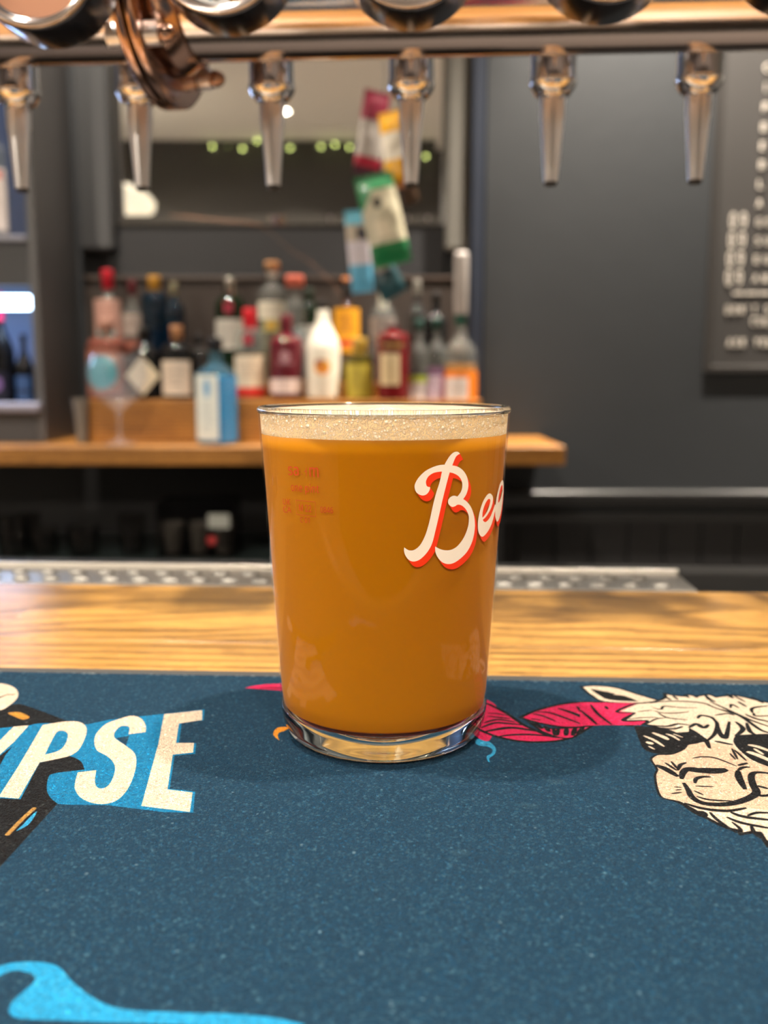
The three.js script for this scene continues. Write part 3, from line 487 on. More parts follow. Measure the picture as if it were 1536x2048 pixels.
// ---------------------------------------------------------------- mirror
{
  const D = 2.72, t = thing('wall_mirror', 'large mirror in a dark glossy frame above the bottles', 'mirror');
  const xl = -0.7407, xr = 0.1661, yb = 0.541, yt = 1.55;
  const b = 0.024, zf = 0.35 - D, s = 0.0035;
  const inner = boxTo(xl + b, xr - b, yb + b, yt - b, WALL + 0.003, zf);
  const mir = std(lin(0.92, 0.92, 0.91), 0.02, 1);
  part('mirror_glass', inner, mir, t);
  const bev = (name, a, c) => { // sloping strip from the flat glass down to the frame
    const q = [a[0], a[1], c[1], c[0]], pos = [];
    for (const k of [0, 1, 2, 0, 2, 3]) pos.push(...q[k]);
    const g = new THREE.BufferGeometry(); g.setAttribute('position', new THREE.Float32BufferAttribute(pos, 3)); g.computeVertexNormals(); part(name, g, mir, t);
  };
  const I = [[xl + b, yb + b], [xr - b, yb + b], [xr - b, yt - b], [xl + b, yt - b]].map(([x, y]) => [x, y, zf]), O = [[xl, yb], [xr, yb], [xr, yt], [xl, yt]].map(([x, y]) => [x, y, zf - s]);
  for (let k = 0; k < 4; k++) bev('bevel', [O[k], O[(k + 1) % 4]], [I[k], I[(k + 1) % 4]]);
  const fl = -0.8403, fr = 0.2387 - 0.004;
  part('frame_side', boxTo(fl, xl - 0.001, yb - 0.075, yt + 0.08, WALL + 0.001, WALL + 0.050, 0.012), glossFrame, t);
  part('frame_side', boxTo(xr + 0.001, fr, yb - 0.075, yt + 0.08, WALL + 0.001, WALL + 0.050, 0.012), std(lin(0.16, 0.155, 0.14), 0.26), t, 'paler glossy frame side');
  part('frame_bottom', boxTo(xl - 0.001, xr + 0.001, yb - 0.18, yb - 0.001, WALL + 0.001, WALL + 0.012, 0.002), std(lin(0.020, 0.021, 0.024), 0.5), t);
  part('frame_top', boxTo(xl - 0.001, xr + 0.001, yt + 0.001, yt + 0.08, WALL + 0.001, WALL + 0.045, 0.010), glossFrame, t);
}
// what the mirror sees: a string of lights along the rear wall, a pendant
{
  const t = thing('string_lights', 'string of small warm green lights along the rear wall seen in the mirror', 'string lights');
  const glow = new THREE.MeshStandardMaterial({ color: 0x111111, emissive: lin(0.75, 0.85, 0.25), emissiveIntensity: GLOW.string });
  const V = 2 * 2.72, pts = [];
  const bulb = new THREE.SphereGeometry(0.0065, 12, 10);
  for (const [px, py] of [[150, 285], [215, 262], [303, 268], [390, 272], [425, 293], [457, 293], [485, 297], [515, 281], [580, 296], [642, 293], [670, 289], [699, 294], [770, 305], [852, 313], [930, 300], [1010, 290]]) {
    const D = 7.9, x = (px - 768) / 1900 * (D * 0.98935 - 0.25), y = 0.1358 + D * Math.tan(Math.atan((1024 - py) / 1900) - 0.146), z = 0.35 - (V - D);
    pts.push(new THREE.Vector3(x, y + 0.014, z + 0.01)); const m = part('bulb', bulb, glow, t); m.position.set(x, y, z);
    if (px > 250 && px < 900 && px !== 390 && px !== 457) { const l = new THREE.PointLight(lin(0.75, 0.85, 0.25), 0.003); l.name = 'string_light'; l.position.set(x, y, z); l.shadow.radius = 0.5; scene.add(l); }
  }
  part('cable', new THREE.TubeGeometry(new THREE.CatmullRomCurve3(pts), 80, 0.0025, 6), rubber, t);
}
{
  const D = 6.5, V = 2 * 2.72, x = (212 - 768) / 1900 * D * 0.96, y = 0.1358 + D * Math.tan(Math.atan((1024 - 404) / 1900) - 0.146), z = 0.35 - (V - D);
  const t = thing('pendant_lamp', 'cream oval pendant lamp seen in the left edge of the mirror', 'pendant lamp', [x, y, z]);
  const g = lathe([[0, -0.135], [0.14, -0.130], [0.24, -0.10], [0.30, -0.05], [0.31, 0.0], [0.27, 0.05], [0.18, 0.10], [0.06, 0.135], [0.02, 0.145], [0, 0.145]], 48);
  part('shade', g, new THREE.MeshPhysicalMaterial({ color: lin(0.8, 0.74, 0.6), roughness: 0.7, emissive: lin(1, 0.9, 0.68), emissiveIntensity: GLOW.pendant }), t);
  const c = new THREE.CylinderGeometry(0.003, 0.003, CEIL - y - 0.14, 8); c.translate(0, (CEIL - y + 0.14) / 2, 0); part('cord', c, rubber, t);
  const l = new THREE.PointLight(WARM, 7); l.name = 'pendant_light'; l.position.set(x, y - 0.14, z); l.shadow.radius = 3; scene.add(l);
}
tag(part('copper_wire', new THREE.TubeGeometry(new THREE.CatmullRomCurve3([[-0.5779, 0.5561, -2.305], [-0.4567, 0.543, -2.305], [-0.3348, 0.5266, -2.3], [-0.2609, 0.4696, -2.295], [-0.1666, 0.4032, -2.29], [-0.1059, 0.33, -2.285]].map((v) => new THREE.Vector3(...v))), 40, 0.0006, 6), std(lin(0.30, 0.17, 0.11), 0.5, 1), scene), 'thin copper wire draped from the mirror down behind the bottles', 'wire');

// ---------------------------------------------------------------- lit cabinet at the left
{
  const t = thing('lit_cabinet', 'dark open drinks cabinet with a cold white strip light at the left edge', 'cabinet');
  const xr = -0.8821, xl = -2.2, z0 = 0.35 - 2.42, z1 = WALL + 0.004, yt = 1.3;
  const grey = std(lin(0.055, 0.056, 0.062), 0.45), blueBack = std(lin(0.10, 0.14, 0.26), 0.5);
  part('side_panel', boxTo(xr, xr + 0.022, SH.top + 0.0005, yt, z1, z0, 0.003), std(lin(0.085, 0.083, 0.085), 0.4), t);
  part('back_panel', boxTo(xl, xr, SH.top + 0.0005, yt, z1, z1 + 0.01), blueBack, t);
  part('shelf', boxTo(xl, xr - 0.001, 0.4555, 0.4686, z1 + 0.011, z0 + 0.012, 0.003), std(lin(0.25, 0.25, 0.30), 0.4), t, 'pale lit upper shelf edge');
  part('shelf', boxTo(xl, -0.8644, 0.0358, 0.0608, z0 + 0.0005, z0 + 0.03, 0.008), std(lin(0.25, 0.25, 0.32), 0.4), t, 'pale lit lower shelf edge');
  part('shelf_floor', boxTo(xl, xr - 0.001, 0.035, 0.0514, z1 + 0.011, z0), grey, t);
  part('valance', boxTo(xl, xr - 0.002, 0.3482, 0.4556, z0 - 0.02, z0 - 0.004), grey, t);
  part('base_panel', boxTo(xl, xr - 0.001, SH.top + 0.0005, 0.0337, z0 - 0.02, z0 - 0.002), grey, t);
  const ya = 0.294, yb = 0.3271;
  const led = new THREE.MeshStandardMaterial({ color: 0x222222, emissive: lin(0.55, 0.75, 1), emissiveIntensity: GLOW.led });
  part('strip_light', boxTo(xl + 0.1, -0.8899, ya, yb, z0 - 0.045, z0 - 0.022, 0.006), led, t, 'glowing cold white strip light');
  for (const [ry, rz, ty, tz, i] of [[ya - 0.004, z0 - 0.034, ya - 1, z0 - 0.15, 26], [(ya + yb) / 2, z0 - 0.018, (ya + yb) / 2 - 0.25, z0 + 1, 30]]) {
    const l = new THREE.RectAreaLight(LED, i, 0.9, 0.024); l.name = 'cabinet_light'; l.position.set(xr - 0.5, ry, rz); l.lookAt(xr - 0.5, ty, tz); scene.add(l);
  }
  const u = new THREE.RectAreaLight(LED, 10, 0.8, 0.02); u.name = 'cabinet_upper_light'; u.position.set(xr - 0.45, yt - 0.03, z0 - 0.06); u.lookAt(xr - 0.45, 0, z0 - 0.10); scene.add(u);
  part('upper_strip_light', boxTo(xr - 0.9, xr - 0.03, yt - 0.028, yt - 0.014, z0 - 0.075, z0 - 0.045, 0.004), led, t, 'glowing upper strip light');
  part('top_panel', boxTo(xl, xr, yt - 0.012, yt, z1, z0), grey, t);
}

// ---------------------------------------------------------------- bottles
const clear = (color = 0xffffff, rough = 0.0) => new THREE.MeshPhysicalMaterial({ color, roughness: rough, transmission: 0.94, thickness: 0, ior: 1.5 });
const GLASS = {
  clear: clear(lin(0.86, 0.9, 0.88)), green: clear(lin(0.03, 0.16, 0.05)), blue: clear(lin(0.42, 0.80, 0.95)), teal: clear(lin(0.02, 0.14, 0.26)), pink: clear(lin(0.8, 0.5, 0.42)), amber: clear(lin(0.5, 0.25, 0.05)),
  black: std(lin(0.008, 0.008, 0.009), 0.03), maroon: std(lin(0.10, 0.008, 0.016), 0.04), white: std(lin(0.72, 0.68, 0.58), 0.25), red: std(lin(0.13, 0.008, 0.010), 0.04), rose: clear(lin(0.8, 0.35, 0.25)), olive: clear(lin(0.45, 0.40, 0.06)), smoke: clear(lin(0.30, 0.30, 0.30)),
};
const liquidMat = (c, o = 0.4) => new THREE.MeshPhysicalMaterial({ color: c, roughness: 0.2, transmission: o, thickness: 0, ior: 1.1 });
const capMat = {};
const cap = (c, metal = 0) => capMat[c + metal] ??= std(c, metal ? 0.25 : 0.4, metal);
function labelPrint(bg, marks) {
  return std(0xffffff, 0.55, 0, { map: canvasTexture(128, 128, (g) => { g.fillStyle = bg; g.fillRect(0, 0, 128, 128); for (const [kind, c, ...a] of marks) { g.fillStyle = g.strokeStyle = c; if (kind === 'bar') g.fillRect(...a); else if (kind === 'disc') { g.beginPath(); g.ellipse(a[0], a[1], a[2], a[3] ?? a[2], 0, 0, 7); g.fill(); } else if (kind === 'rule') { for (let y = a[1]; y < a[1] + a[3]; y += 9) g.fillRect(a[0] + (y % 4) * 3, y, a[2] - (y % 5) * 6, 3); } } }) });
}
// s: x z yb H R from the photograph's scale; neck and shoulder heights as fractions of H
function bottle(name, label, group, s) {
  const o = thing(name, label, 'bottle', [s.x, s.yb + 0.0004, s.z], s.turn ?? 0, group);
  const { H, R } = s, rn = R * (s.nr ?? 0.33), sh = H * (s.sh ?? 0.58), nk = H * (s.nk ?? 0.76), ct = H, cb = H * (s.cb ?? 0.88), rc = R * (s.cr ?? 0.36);
  const shape = (k, top) => { const p = [[0, 0.003 * k], [R * 0.86 * k, 0.003 * (k < 1 ? 2 : 0)], [R * k, 0.008], [R * k, sh * 0.98]]; for (let i = 1; i <= 10; i++) { const u = i / 10, e = s.round ? Math.sqrt(Math.max(0, 1 - u * u)) : 0.5 + 0.5 * Math.cos(u * Math.PI); p.push([(rn + (R - rn) * e) * k, sh + (nk - sh) * u]); } p.push([rn * k, top], [0, top]); return p; };
  const square = (g) => { if (!s.square) return g; const p = g.attributes.position; for (let i = 0; i < p.count; i++) { const x = p.getX(i), z = p.getZ(i), y = p.getY(i), r = Math.hypot(x, z); if (r < 1e-6) continue; const a = Math.atan2(z, x), q = Math.pow(Math.pow(Math.abs(Math.cos(a)), 7) + Math.pow(Math.abs(Math.sin(a)), 7), -1 / 7), w = y < sh ? 1 : Math.max(0, 1 - (y - sh) / (nk - sh)); const f = (1 + (q - 1) * w) * 0.80; p.setX(i, x * (y < nk ? (w * f + (1 - w)) : 1)); p.setZ(i, z * (y < nk ? (w * f + (1 - w)) : 1)); } g.computeVertexNormals(); return g; };
  part('glass_body', square(lathe(shape(1, cb + 0.002), 40)), GLASS[s.glass], o);
  if (s.liquid) { const L = H * (s.level ?? 0.55), p = shape(0.93, 1).filter(([, y]) => y < L).concat([[R * 0.93 * (L > sh ? 0.8 : 1), L], [0, L]]); p[0][1] = p[1][1] = 0.006; part('liquid', square(lathe(p, 32)), liquidMat(s.liquid, s.through), o); }
  const c = part(s.cork ? 'stopper' : 'cap', lathe([[0, cb], [rc, cb], [rc, ct - 0.003], [rc * 0.9, ct], [0, ct]], 28), cap(s.cap ?? 0x202020, s.metal), o);
  if (s.band) part('neck_band', lathe([[0, cb - s.band[0] * H], [rn * 1.06, cb - s.band[0] * H], [rn * 1.06, cb - 0.0005], [0, cb - 0.0005]], 28), cap(s.band[1]), o);
  for (const [y0, y1, mat, arc = 1.9, off = 0] of s.labels ?? []) {
    if (s.square) { const w = R * 1.36 * (arc / 1.9), g = new RoundedBoxGeometry(w, y1 - y0, 0.0012, 1, 0.0005); g.translate(0, (y0 + y1) / 2 - s.yb, R * 0.81); planarUV(g, (x) => x / w + 0.5, (x, y) => (y - y0 + s.yb) / (y1 - y0)); part('label', g, mat, o); } else {
      const g = new THREE.CylinderGeometry(R * 1.012, R * 1.012, y1 - y0, 24, 1, true, off - arc / 2, arc); g.translate(0, (y0 + y1) / 2 - s.yb, 0); part('label', g, mat, o);
    }
  }
  return o;
}
const GF = 'bottles along the front step of the riser', GR = 'bottles along the rear step of the riser';
// rear step, left to right
bottle('gin_bottle', 'tall pink labelled bottle with a red cap at the left of the rear row', GR, { x: -0.7322, z: -2.23, yb: 0.11, H: 0.2936, R: 0.0376, sh: 0.66, nk: 0.80, nr: 0.3, glass: 'clear', liquid: lin(0.75, 0.40, 0.32), level: 0.5, cb: 0.83, cr: 0.42, cap: 0xc4122c, labels: [[0.1949, 0.3259, labelPrint('#c39a8c', [['disc', '#5fb0ba', 64, 84, 34, 24], ['rule', '#b98476', 24, 14, 80, 40]]), 2.4]] });
bottle('gin_bottle', 'orange pink spirit bottle with a dark red cap behind the wine glass', GR, { x: -0.663, z: -2.21, yb: 0.11, H: 0.2634, R: 0.0293, sh: 0.62, nk: 0.80, glass: 'clear', liquid: lin(0.65, 0.16, 0.09), level: 0.42, cb: 0.86, cap: 0x5e1420, labels: [[0.2318, 0.2868, labelPrint('#a99a90', [['rule', '#6d5d58', 20, 30, 88, 60]]), 2.0]] });
bottle('gin_bottle', 'dark blue bottle with a gold stopper in the rear row', GR, { x: -0.6092, z: -2.23, yb: 0.11, H: 0.2768, R: 0.0363, sh: 0.76, nk: 0.86, round: 1, glass: 'teal', liquid: lin(0.02, 0.18, 0.28), level: 0.5, cb: 0.87, cr: 0.46, cork: 1, cap: 0xc08a2a, labels: [] });
bottle('gin_bottle', 'dark blue bottle with a clear neck right of the gold stoppered one', GR, { x: -0.5503, z: -2.195, yb: 0.11, H: 0.2569, R: 0.0265, sh: 0.74, nk: 0.84, glass: 'teal', liquid: lin(0.02, 0.12, 0.25), level: 0.6, cb: 0.88, cap: 0x8a8468, labels: [] });
bottle('gin_bottle', 'green gin bottle with a silver cap and pale label left in the rear row', GR, { x: -0.4085, z: -2.23, yb: 0.11, H: 0.273, R: 0.0403, sh: 0.70, nk: 0.83, round: 1, glass: 'green', liquid: lin(0.02, 0.09, 0.03), level: 0.65, cb: 0.83, cr: 0.42, cap: 0xb9b5ab, metal: 1, labels: [[0.1949, 0.2738, labelPrint('#bab6ac', [['rule', '#8a857c', 20, 20, 90, 90]]), 2.3], [0.2894, 0.3181, labelPrint('#8e1c34', []), 0.6]] });
bottle('vodka_bottle', 'tallest clear bottle with a wooden stopper and white label in the rear row', GR, { x: -0.296, z: -2.23, yb: 0.11, H: 0.3142, R: 0.039, sh: 0.74, nk: 0.84, glass: 'clear', liquid: lin(0.55, 0.52, 0.30), level: 0.5, through: 0.8, cb: 0.93, cr: 0.5, cork: 1, cap: 0xb98656, band: [0.06, 0xd8d4c8], labels: [[0.2738, 0.3194, labelPrint('#d2cdbb', [['rule', '#8b8670', 18, 24, 96, 80]]), 2.4], [0.241, 0.2738, labelPrint('#a9a069', [['disc', '#c49a2c', 64, 64, 40]]), 1.1]] });
bottle('spirit_bottle', 'clear bottle with a wide salmon cap in the rear row', GR, { x: -0.2326, z: -2.185, yb: 0.11, H: 0.2737, R: 0.0264, sh: 0.70, nk: 0.82, glass: 'clear', liquid: lin(0.5, 0.55, 0.6), level: 0.5, through: 0.7, cb: 0.90, cr: 0.92, nr: 0.5, cap: 0xd9705a, labels: [] });
bottle('gin_bottle', 'green bottle with a grey label behind the white rum bottle', GR, { x: -0.1999, z: -2.23, yb: 0.11, H: 0.2445, R: 0.0349, sh: 0.74, nk: 0.86, round: 1, glass: 'green', liquid: lin(0.02, 0.08, 0.03), level: 0.7, cb: 0.90, cap: 0x2d3a30, labels: [[0.2002, 0.258, labelPrint('#b5b3ae', [['rule', '#84807a', 20, 20, 90, 90]]), 2.3]] });
bottle('liqueur_bottle', 'yellow labelled liqueur bottle with a black neck in the rear row', GR, { x: -0.0985, z: -2.23, yb: 0.11, H: 0.273, R: 0.0349, sh: 0.66, nk: 0.78, glass: 'amber', liquid: lin(0.2, 0.08, 0.01), level: 0.7, cb: 0.96, cr: 0.40, cap: 0xb8691c, band: [0.17, 0x161210], labels: [[0.187, 0.3025, labelPrint('#dd9a12', [['bar', '#c8341c', 0, 92, 128, 18], ['rule', '#7a3c10', 24, 20, 80, 50]]), 2.4]] });
bottle('spirit_bottle', 'clear bottle with a pale tapered neck behind the dark red one', GR, { x: -0.0027, z: -2.23, yb: 0.11, H: 0.2704, R: 0.0363, sh: 0.60, nk: 0.84, glass: 'clear', liquid: lin(0.35, 0.30, 0.30), level: 0.5, through: 0.8, cb: 0.70, cr: 0.34, cap: 0xcfc6b4, labels: [[0.2265, 0.279, labelPrint('#7f756f', [['rule', '#4c4542', 14, 14, 100, 100]]), 2.2]] });
bottle('spirit_bottle', 'dim grey bottle left of the tall stick in the rear row', GR, { x: 0.0868, z: -2.2, yb: 0.11, H: 0.265, R: 0.0252, sh: 0.66, nk: 0.8, glass: 'smoke', liquid: lin(0.08, 0.05, 0.04), level: 0.6, cb: 0.86, cap: 0x8a8880, labels: [] });
bottle('spirit_bottle', 'dark bottle at the right end of the rear row', GR, { x: 0.1387, z: -2.23, yb: 0.11, H: 0.2367, R: 0.0309, sh: 0.66, nk: 0.8, glass: 'black', cb: 0.86, cap: 0x1b1a1a, labels: [] });
// front step, left to right
bottle('gin_bottle', 'wide pink bottle with a turquoise round label behind the wine glass', GF, { x: -0.7101, z: -2.12, yb: 0.0663, H: 0.2016, R: 0.0514, sh: 0.66, nk: 0.80, round: 1, nr: 0.3, glass: 'pink', liquid: lin(0.34, 0.15, 0.11), level: 0.75, cb: 0.86, cap: 0xb88a78, labels: [[0.0778, 0.1924, labelPrint('#96604f', [['disc', '#3f9aa4', 60, 64, 48, 48]]), 2.2]] });
{
  const o = bottle('rum_bottle', 'black bottle with a cream diamond tag right of the wine glass', GF, { x: -0.6164, z: -2.132, yb: 0.0663, H: 0.1833, R: 0.0452, sh: 0.62, nk: 0.8, nr: 0.3, glass: 'black', cb: 0.86, cap: 0x15130f, labels: [] });
  const d = 0.0676, g = new RoundedBoxGeometry(d, d, 0.002, 1, 0.0008); g.rotateZ(Math.PI / 4); g.scale(0.92, 1.04, 1); g.translate(0.004, 0.1264 - 0.0663, 0.0452 + 0.0012);
  part('label', g, std(lin(0.68, 0.58, 0.40), 0.6), o, 'cream diamond shaped tag');
}
bottle('gin_bottle', 'squat black bottle with a cream label and a cork stopper', GF, { x: -0.5299, z: -2.12, yb: 0.0663, H: 0.1865, R: 0.0412, sh: 0.66, nk: 0.78, round: 1, nr: 0.34, glass: 'black', cb: 0.82, cr: 0.38, cork: 1, cap: 0xb47f55, labels: [[0.0778, 0.1645, labelPrint('#d6c6b2', [['rule', '#8f7f70', 24, 18, 80, 60], ['bar', '#6c5a4e', 44, 86, 40, 5]]), 2.1]] });
bottle('spirit_bottle', 'smoky clear bottle behind the square blue bottle', GF, { x: -0.4817, z: -2.16, yb: 0.0663, H: 0.168, R: 0.0261, sh: 0.66, nk: 0.78, round: 1, glass: 'smoke', liquid: lin(0.10, 0.06, 0.05), level: 0.6, cb: 0.86, cap: 0x18181a, labels: [] });
bottle('gin_bottle', 'clear bottle with a bright red cap and a white label with a red band', GF, { x: -0.343, z: -2.12, yb: 0.0663, H: 0.2291, R: 0.0399, sh: 0.64, nk: 0.80, round: 1, nr: 0.36, glass: 'clear', liquid: lin(0.55, 0.30, 0.10), level: 0.5, through: 0.6, cb: 0.76, cr: 0.42, cap: 0xd3172a, labels: [[0.0753, 0.1772, labelPrint('#dccbb2', [['bar', '#d92d20', 0, 100, 128, 28], ['rule', '#a98f78', 24, 20, 80, 50]]), 2.5], [0.205, 0.2302, labelPrint('#9c1c34', []), 0.6]] });
bottle('liqueur_bottle', 'maroon bottle with a white base label in the middle of the front row', GF, { x: -0.2498, z: -2.12, yb: 0.0663, H: 0.2141, R: 0.0437, sh: 0.66, nk: 0.76, round: 1, nr: 0.32, glass: 'maroon', cb: 0.80, cr: 0.34, cap: 0x6a1426, labels: [[0.083, 0.1187, labelPrint('#dcc9c2', [['rule', '#b39a94', 20, 30, 88, 60]]), 2.4], [0.148, 0.1924, labelPrint('#5f1522', [['disc', '#a98088', 64, 50, 26, 40], ['bar', '#a98088', 20, 90, 88, 10]]), 1.3]] });
bottle('rum_bottle', 'opaque white bottle with a black cap and a sunset emblem', GF, { x: -0.1559, z: -2.12, yb: 0.0663, H: 0.249, R: 0.0437, sh: 0.50, nk: 0.86, nr: 0.34, glass: 'white', cb: 0.91, cr: 0.36, cap: 0x1a1614, labels: [[0.1213, 0.1772, labelPrint('#ddd6c4', [['disc', '#d99a2a', 64, 66, 40, 44], ['disc', '#8e2f1e', 50, 40, 24, 18], ['bar', '#c24a22', 34, 76, 60, 16]]), 1.5]] });
bottle('liqueur_bottle', 'olive yellow bottle with a round gold cap in the front row', GF, { x: -0.063, z: -2.12, yb: 0.0663, H: 0.1564, R: 0.036, sh: 0.66, nk: 0.74, round: 1, nr: 0.5, glass: 'olive', liquid: lin(0.30, 0.26, 0.03), level: 0.66, cb: 0.72, cr: 0.52, cap: 0xa5842e, labels: [[0.0702, 0.1569, labelPrint('#a89a34', [['rule', '#7c7022', 24, 24, 80, 70]]), 2.4]] });
bottle('aperitif_bottle', 'dark red aperitif bottle with a cream label right of centre', GF, { x: 0.023, z: -2.11, yb: 0.0663, H: 0.1886, R: 0.0397, sh: 0.84, nk: 0.90, round: 1, nr: 0.40, glass: 'red', cb: 0.93, cr: 0.42, cap: 0x3b0a10, labels: [[0.1034, 0.1823, labelPrint('#cfbf98', [['rule', '#a08c66', 30, 20, 68, 90]]), 1.3, -0.25], [0.1924, 0.2126, labelPrint('#4a0e12', [['bar', '#a9843c', 16, 40, 96, 44]]), 1.7]] });
bottle('syrup_bottle', 'small clear bottle with a green topped white label', GF, { x: 0.0897, z: -2.12, yb: 0.0663, H: 0.2016, R: 0.0244, sh: 0.56, nk: 0.78, nr: 0.36, glass: 'clear', cb: 0.86, cr: 0.42, cap: 0x1d4a42, labels: [[0.065, 0.1264, labelPrint('#d5d2d6', [['bar', '#a5b83a', 0, 0, 128, 36], ['rule', '#9a96a0', 24, 50, 80, 60]]), 2.6]] });
bottle('syrup_bottle', 'small clear bottle with a magenta and white label', GF, { x: 0.1358, z: -2.12, yb: 0.0663, H: 0.2066, R: 0.027, sh: 0.56, nk: 0.78, nr: 0.36, glass: 'clear', liquid: lin(0.30, 0.10, 0.25), level: 0.4, through: 0.6, cb: 0.86, cr: 0.42, cap: 0x1d4a42, labels: [[0.065, 0.1264, labelPrint('#c9b9cc', [['bar', '#96306c', 84, 0, 44, 128], ['rule', '#8d7894', 14, 20, 60, 90]]), 2.6]] });
const tall = bottle('syrup_bottle', 'clear bottle with an orange label and a tall pale tube rising from its cap', GF, { x: 0.1959, z: -2.12, yb: 0.0663, H: 0.2166, R: 0.0437, sh: 0.52, nk: 0.80, nr: 0.30, glass: 'clear', liquid: lin(0.6, 0.25, 0.04), level: 0.42, through: 0.6, cb: 0.86, cr: 0.32, cap: 0x24584c, labels: [[0.0625, 0.1391, labelPrint('#e07a12', [['bar', '#d3ccc8', 12, 28, 72, 92], ['rule', '#a79a94', 20, 44, 56, 60]]), 2.6]] });
part('pour_tube', lathe([[0, 0], [0.0169, 0], [0.0182, 0.1426], [0.0143, 0.1556], [0, 0.1569]].map(([r, y]) => [r, y + 0.2816 - 0.0663]), 24), std(lin(0.34, 0.31, 0.29), 0.5), tall, 'tall pale tube');
// on the shelf itself
{
  const o = bottle('gin_bottle', 'square pale blue bottle with a white label standing on the oak shelf', 'bottles on the oak shelf', { x: -0.4144, z: -2.02, yb: -0.042, H: 0.2611, R: 0.0518, turn: -0.42, sh: 0.64, nk: 0.80, nr: 0.30, square: 1, glass: 'blue', liquid: lin(0.10, 0.50, 0.78), level: 0.64, through: 0.45, cb: 0.88, cr: 0.34, cap: 0x15181e, labels: [] });
  const R = 0.0518, y0 = -0.0287 + 0.042, y1 = 0.1292 + 0.042, w = R * 1.22;
  const g = new RoundedBoxGeometry(w, y1 - y0, 0.0012, 1, 0.0005); planarUV(g, (x) => x / w + 0.5, (x, y) => y / (y1 - y0) + 0.5); g.translate(0, (y0 + y1) / 2, R * 0.80);
  part('label', g, labelPrint('#d3d6cc', [['disc', '#9fb9c6', 64, 26, 26, 20], ['disc', '#4f8fc0', 64, 26, 10, 14], ['rule', '#a9b0ae', 26, 54, 74, 60]]), o, 'white label with a blue oval');
}
// copa glass on the shelf
{
  const t = thing('wine_glass', 'empty balloon wine glass on a long stem standing on the oak shelf', 'wine glass', [-0.6556, SH.top + 0.0004, 0.35 - 2.36]);
  const k = 0.0012, h = (py) => 0.9928 * 0 + (882 - py) * k * 1.0;
  const p = [[0, 0.0025], [31 * k, 0.0008], [33 * k, 0.0015], [24 * k, 0.005], [8 * k, 0.010], [4.5 * k, h(860)], [4.2 * k, h(830)], [6 * k, h(812)], [22 * k, h(800)], [46 * k, h(778)], [61 * k, h(745)], [60 * k, h(720)], [52 * k, h(700)], [51 * k, h(699)]];
  part('bowl_and_stem', lathe(p, 64), clear(lin(0.93, 0.95, 1), 0.01), t);
}
{
  const t = thing('small_cup', 'small pale cup beside the left end of the wooden riser', 'cup', [-0.763, SH.top + 0.0004, 0.35 - 2.405]);
  const k = 0.0012;
  const c = lathe([[0, 0.002], [11 * k, 0.0], [12 * k, 0.004], [13 * k, 0.06], [15 * k, 0.085], [18 * k, 0.112], [17 * k, 0.112], [14 * k, 0.086], [11 * k, 0.05], [0, 0.02]], 36); part('cup_body', c, std(lin(0.17, 0.15, 0.125), 0.5), t);
}
// left cabinet contents
{
  const D = 2.49, s = (w) => 0.0013 * w, yS = 0.4686, yL = 0.0514;
  const mk = (px, top, w, yb, o) => ({ x: (px - 768) / 1900 * D * 0.99, z: 0.35 - D, yb, H: 0.1358 + D * Math.tan(Math.atan((1024 - top) / 1900) - 0.146) - yb, R: s(w) / 2, ...o });
  bottle('spirit_bottle', 'pale bottle with red lettering on the top shelf of the lit cabinet', 'bottles in the lit cabinet', mk(10, 200, 52, yS, { sh: 0.62, nk: 0.74, glass: 'clear', liquid: lin(0.55, 0.5, 0.5), level: 0.4, cb: 0.9, cap: 0x9fc4e8, labels: [[yS + 0.02, yS + 0.17, labelPrint('#d8cdc8', [['bar', '#c8463c', 20, 6, 90, 16], ['rule', '#b8aca8', 20, 40, 88, 40]]), 2.6]] }));
  bottle('liqueur_bottle', 'black bottle with a magenta foil top under the strip light', 'bottles in the lit cabinet', mk(0, 585, 62, yL, { sh: 0.45, nk: 0.74, nr: 0.4, glass: 'black', cb: 0.80, cr: 0.5, cap: 0xb01046, band: [0.06, 0xd01840], labels: [[yL + 0.02, yL + 0.085, labelPrint('#1a1a2c', [['disc', '#8a6aa8', 70, 60, 30, 40]]), 1.8]] }));
  bottle('liqueur_bottle', 'dark bottle with sloping shoulders beside the magenta topped one', 'bottles in the lit cabinet', mk(50, 668, 36, yL, { sh: 0.50, nk: 0.8, glass: 'black', cb: 0.9, cap: 0x14141c, labels: [[yL + 0.012, yL + 0.075, labelPrint('#3c5c8c', [['bar', '#1c2c4c', 0, 70, 128, 20]]), 2.0]] }));
}

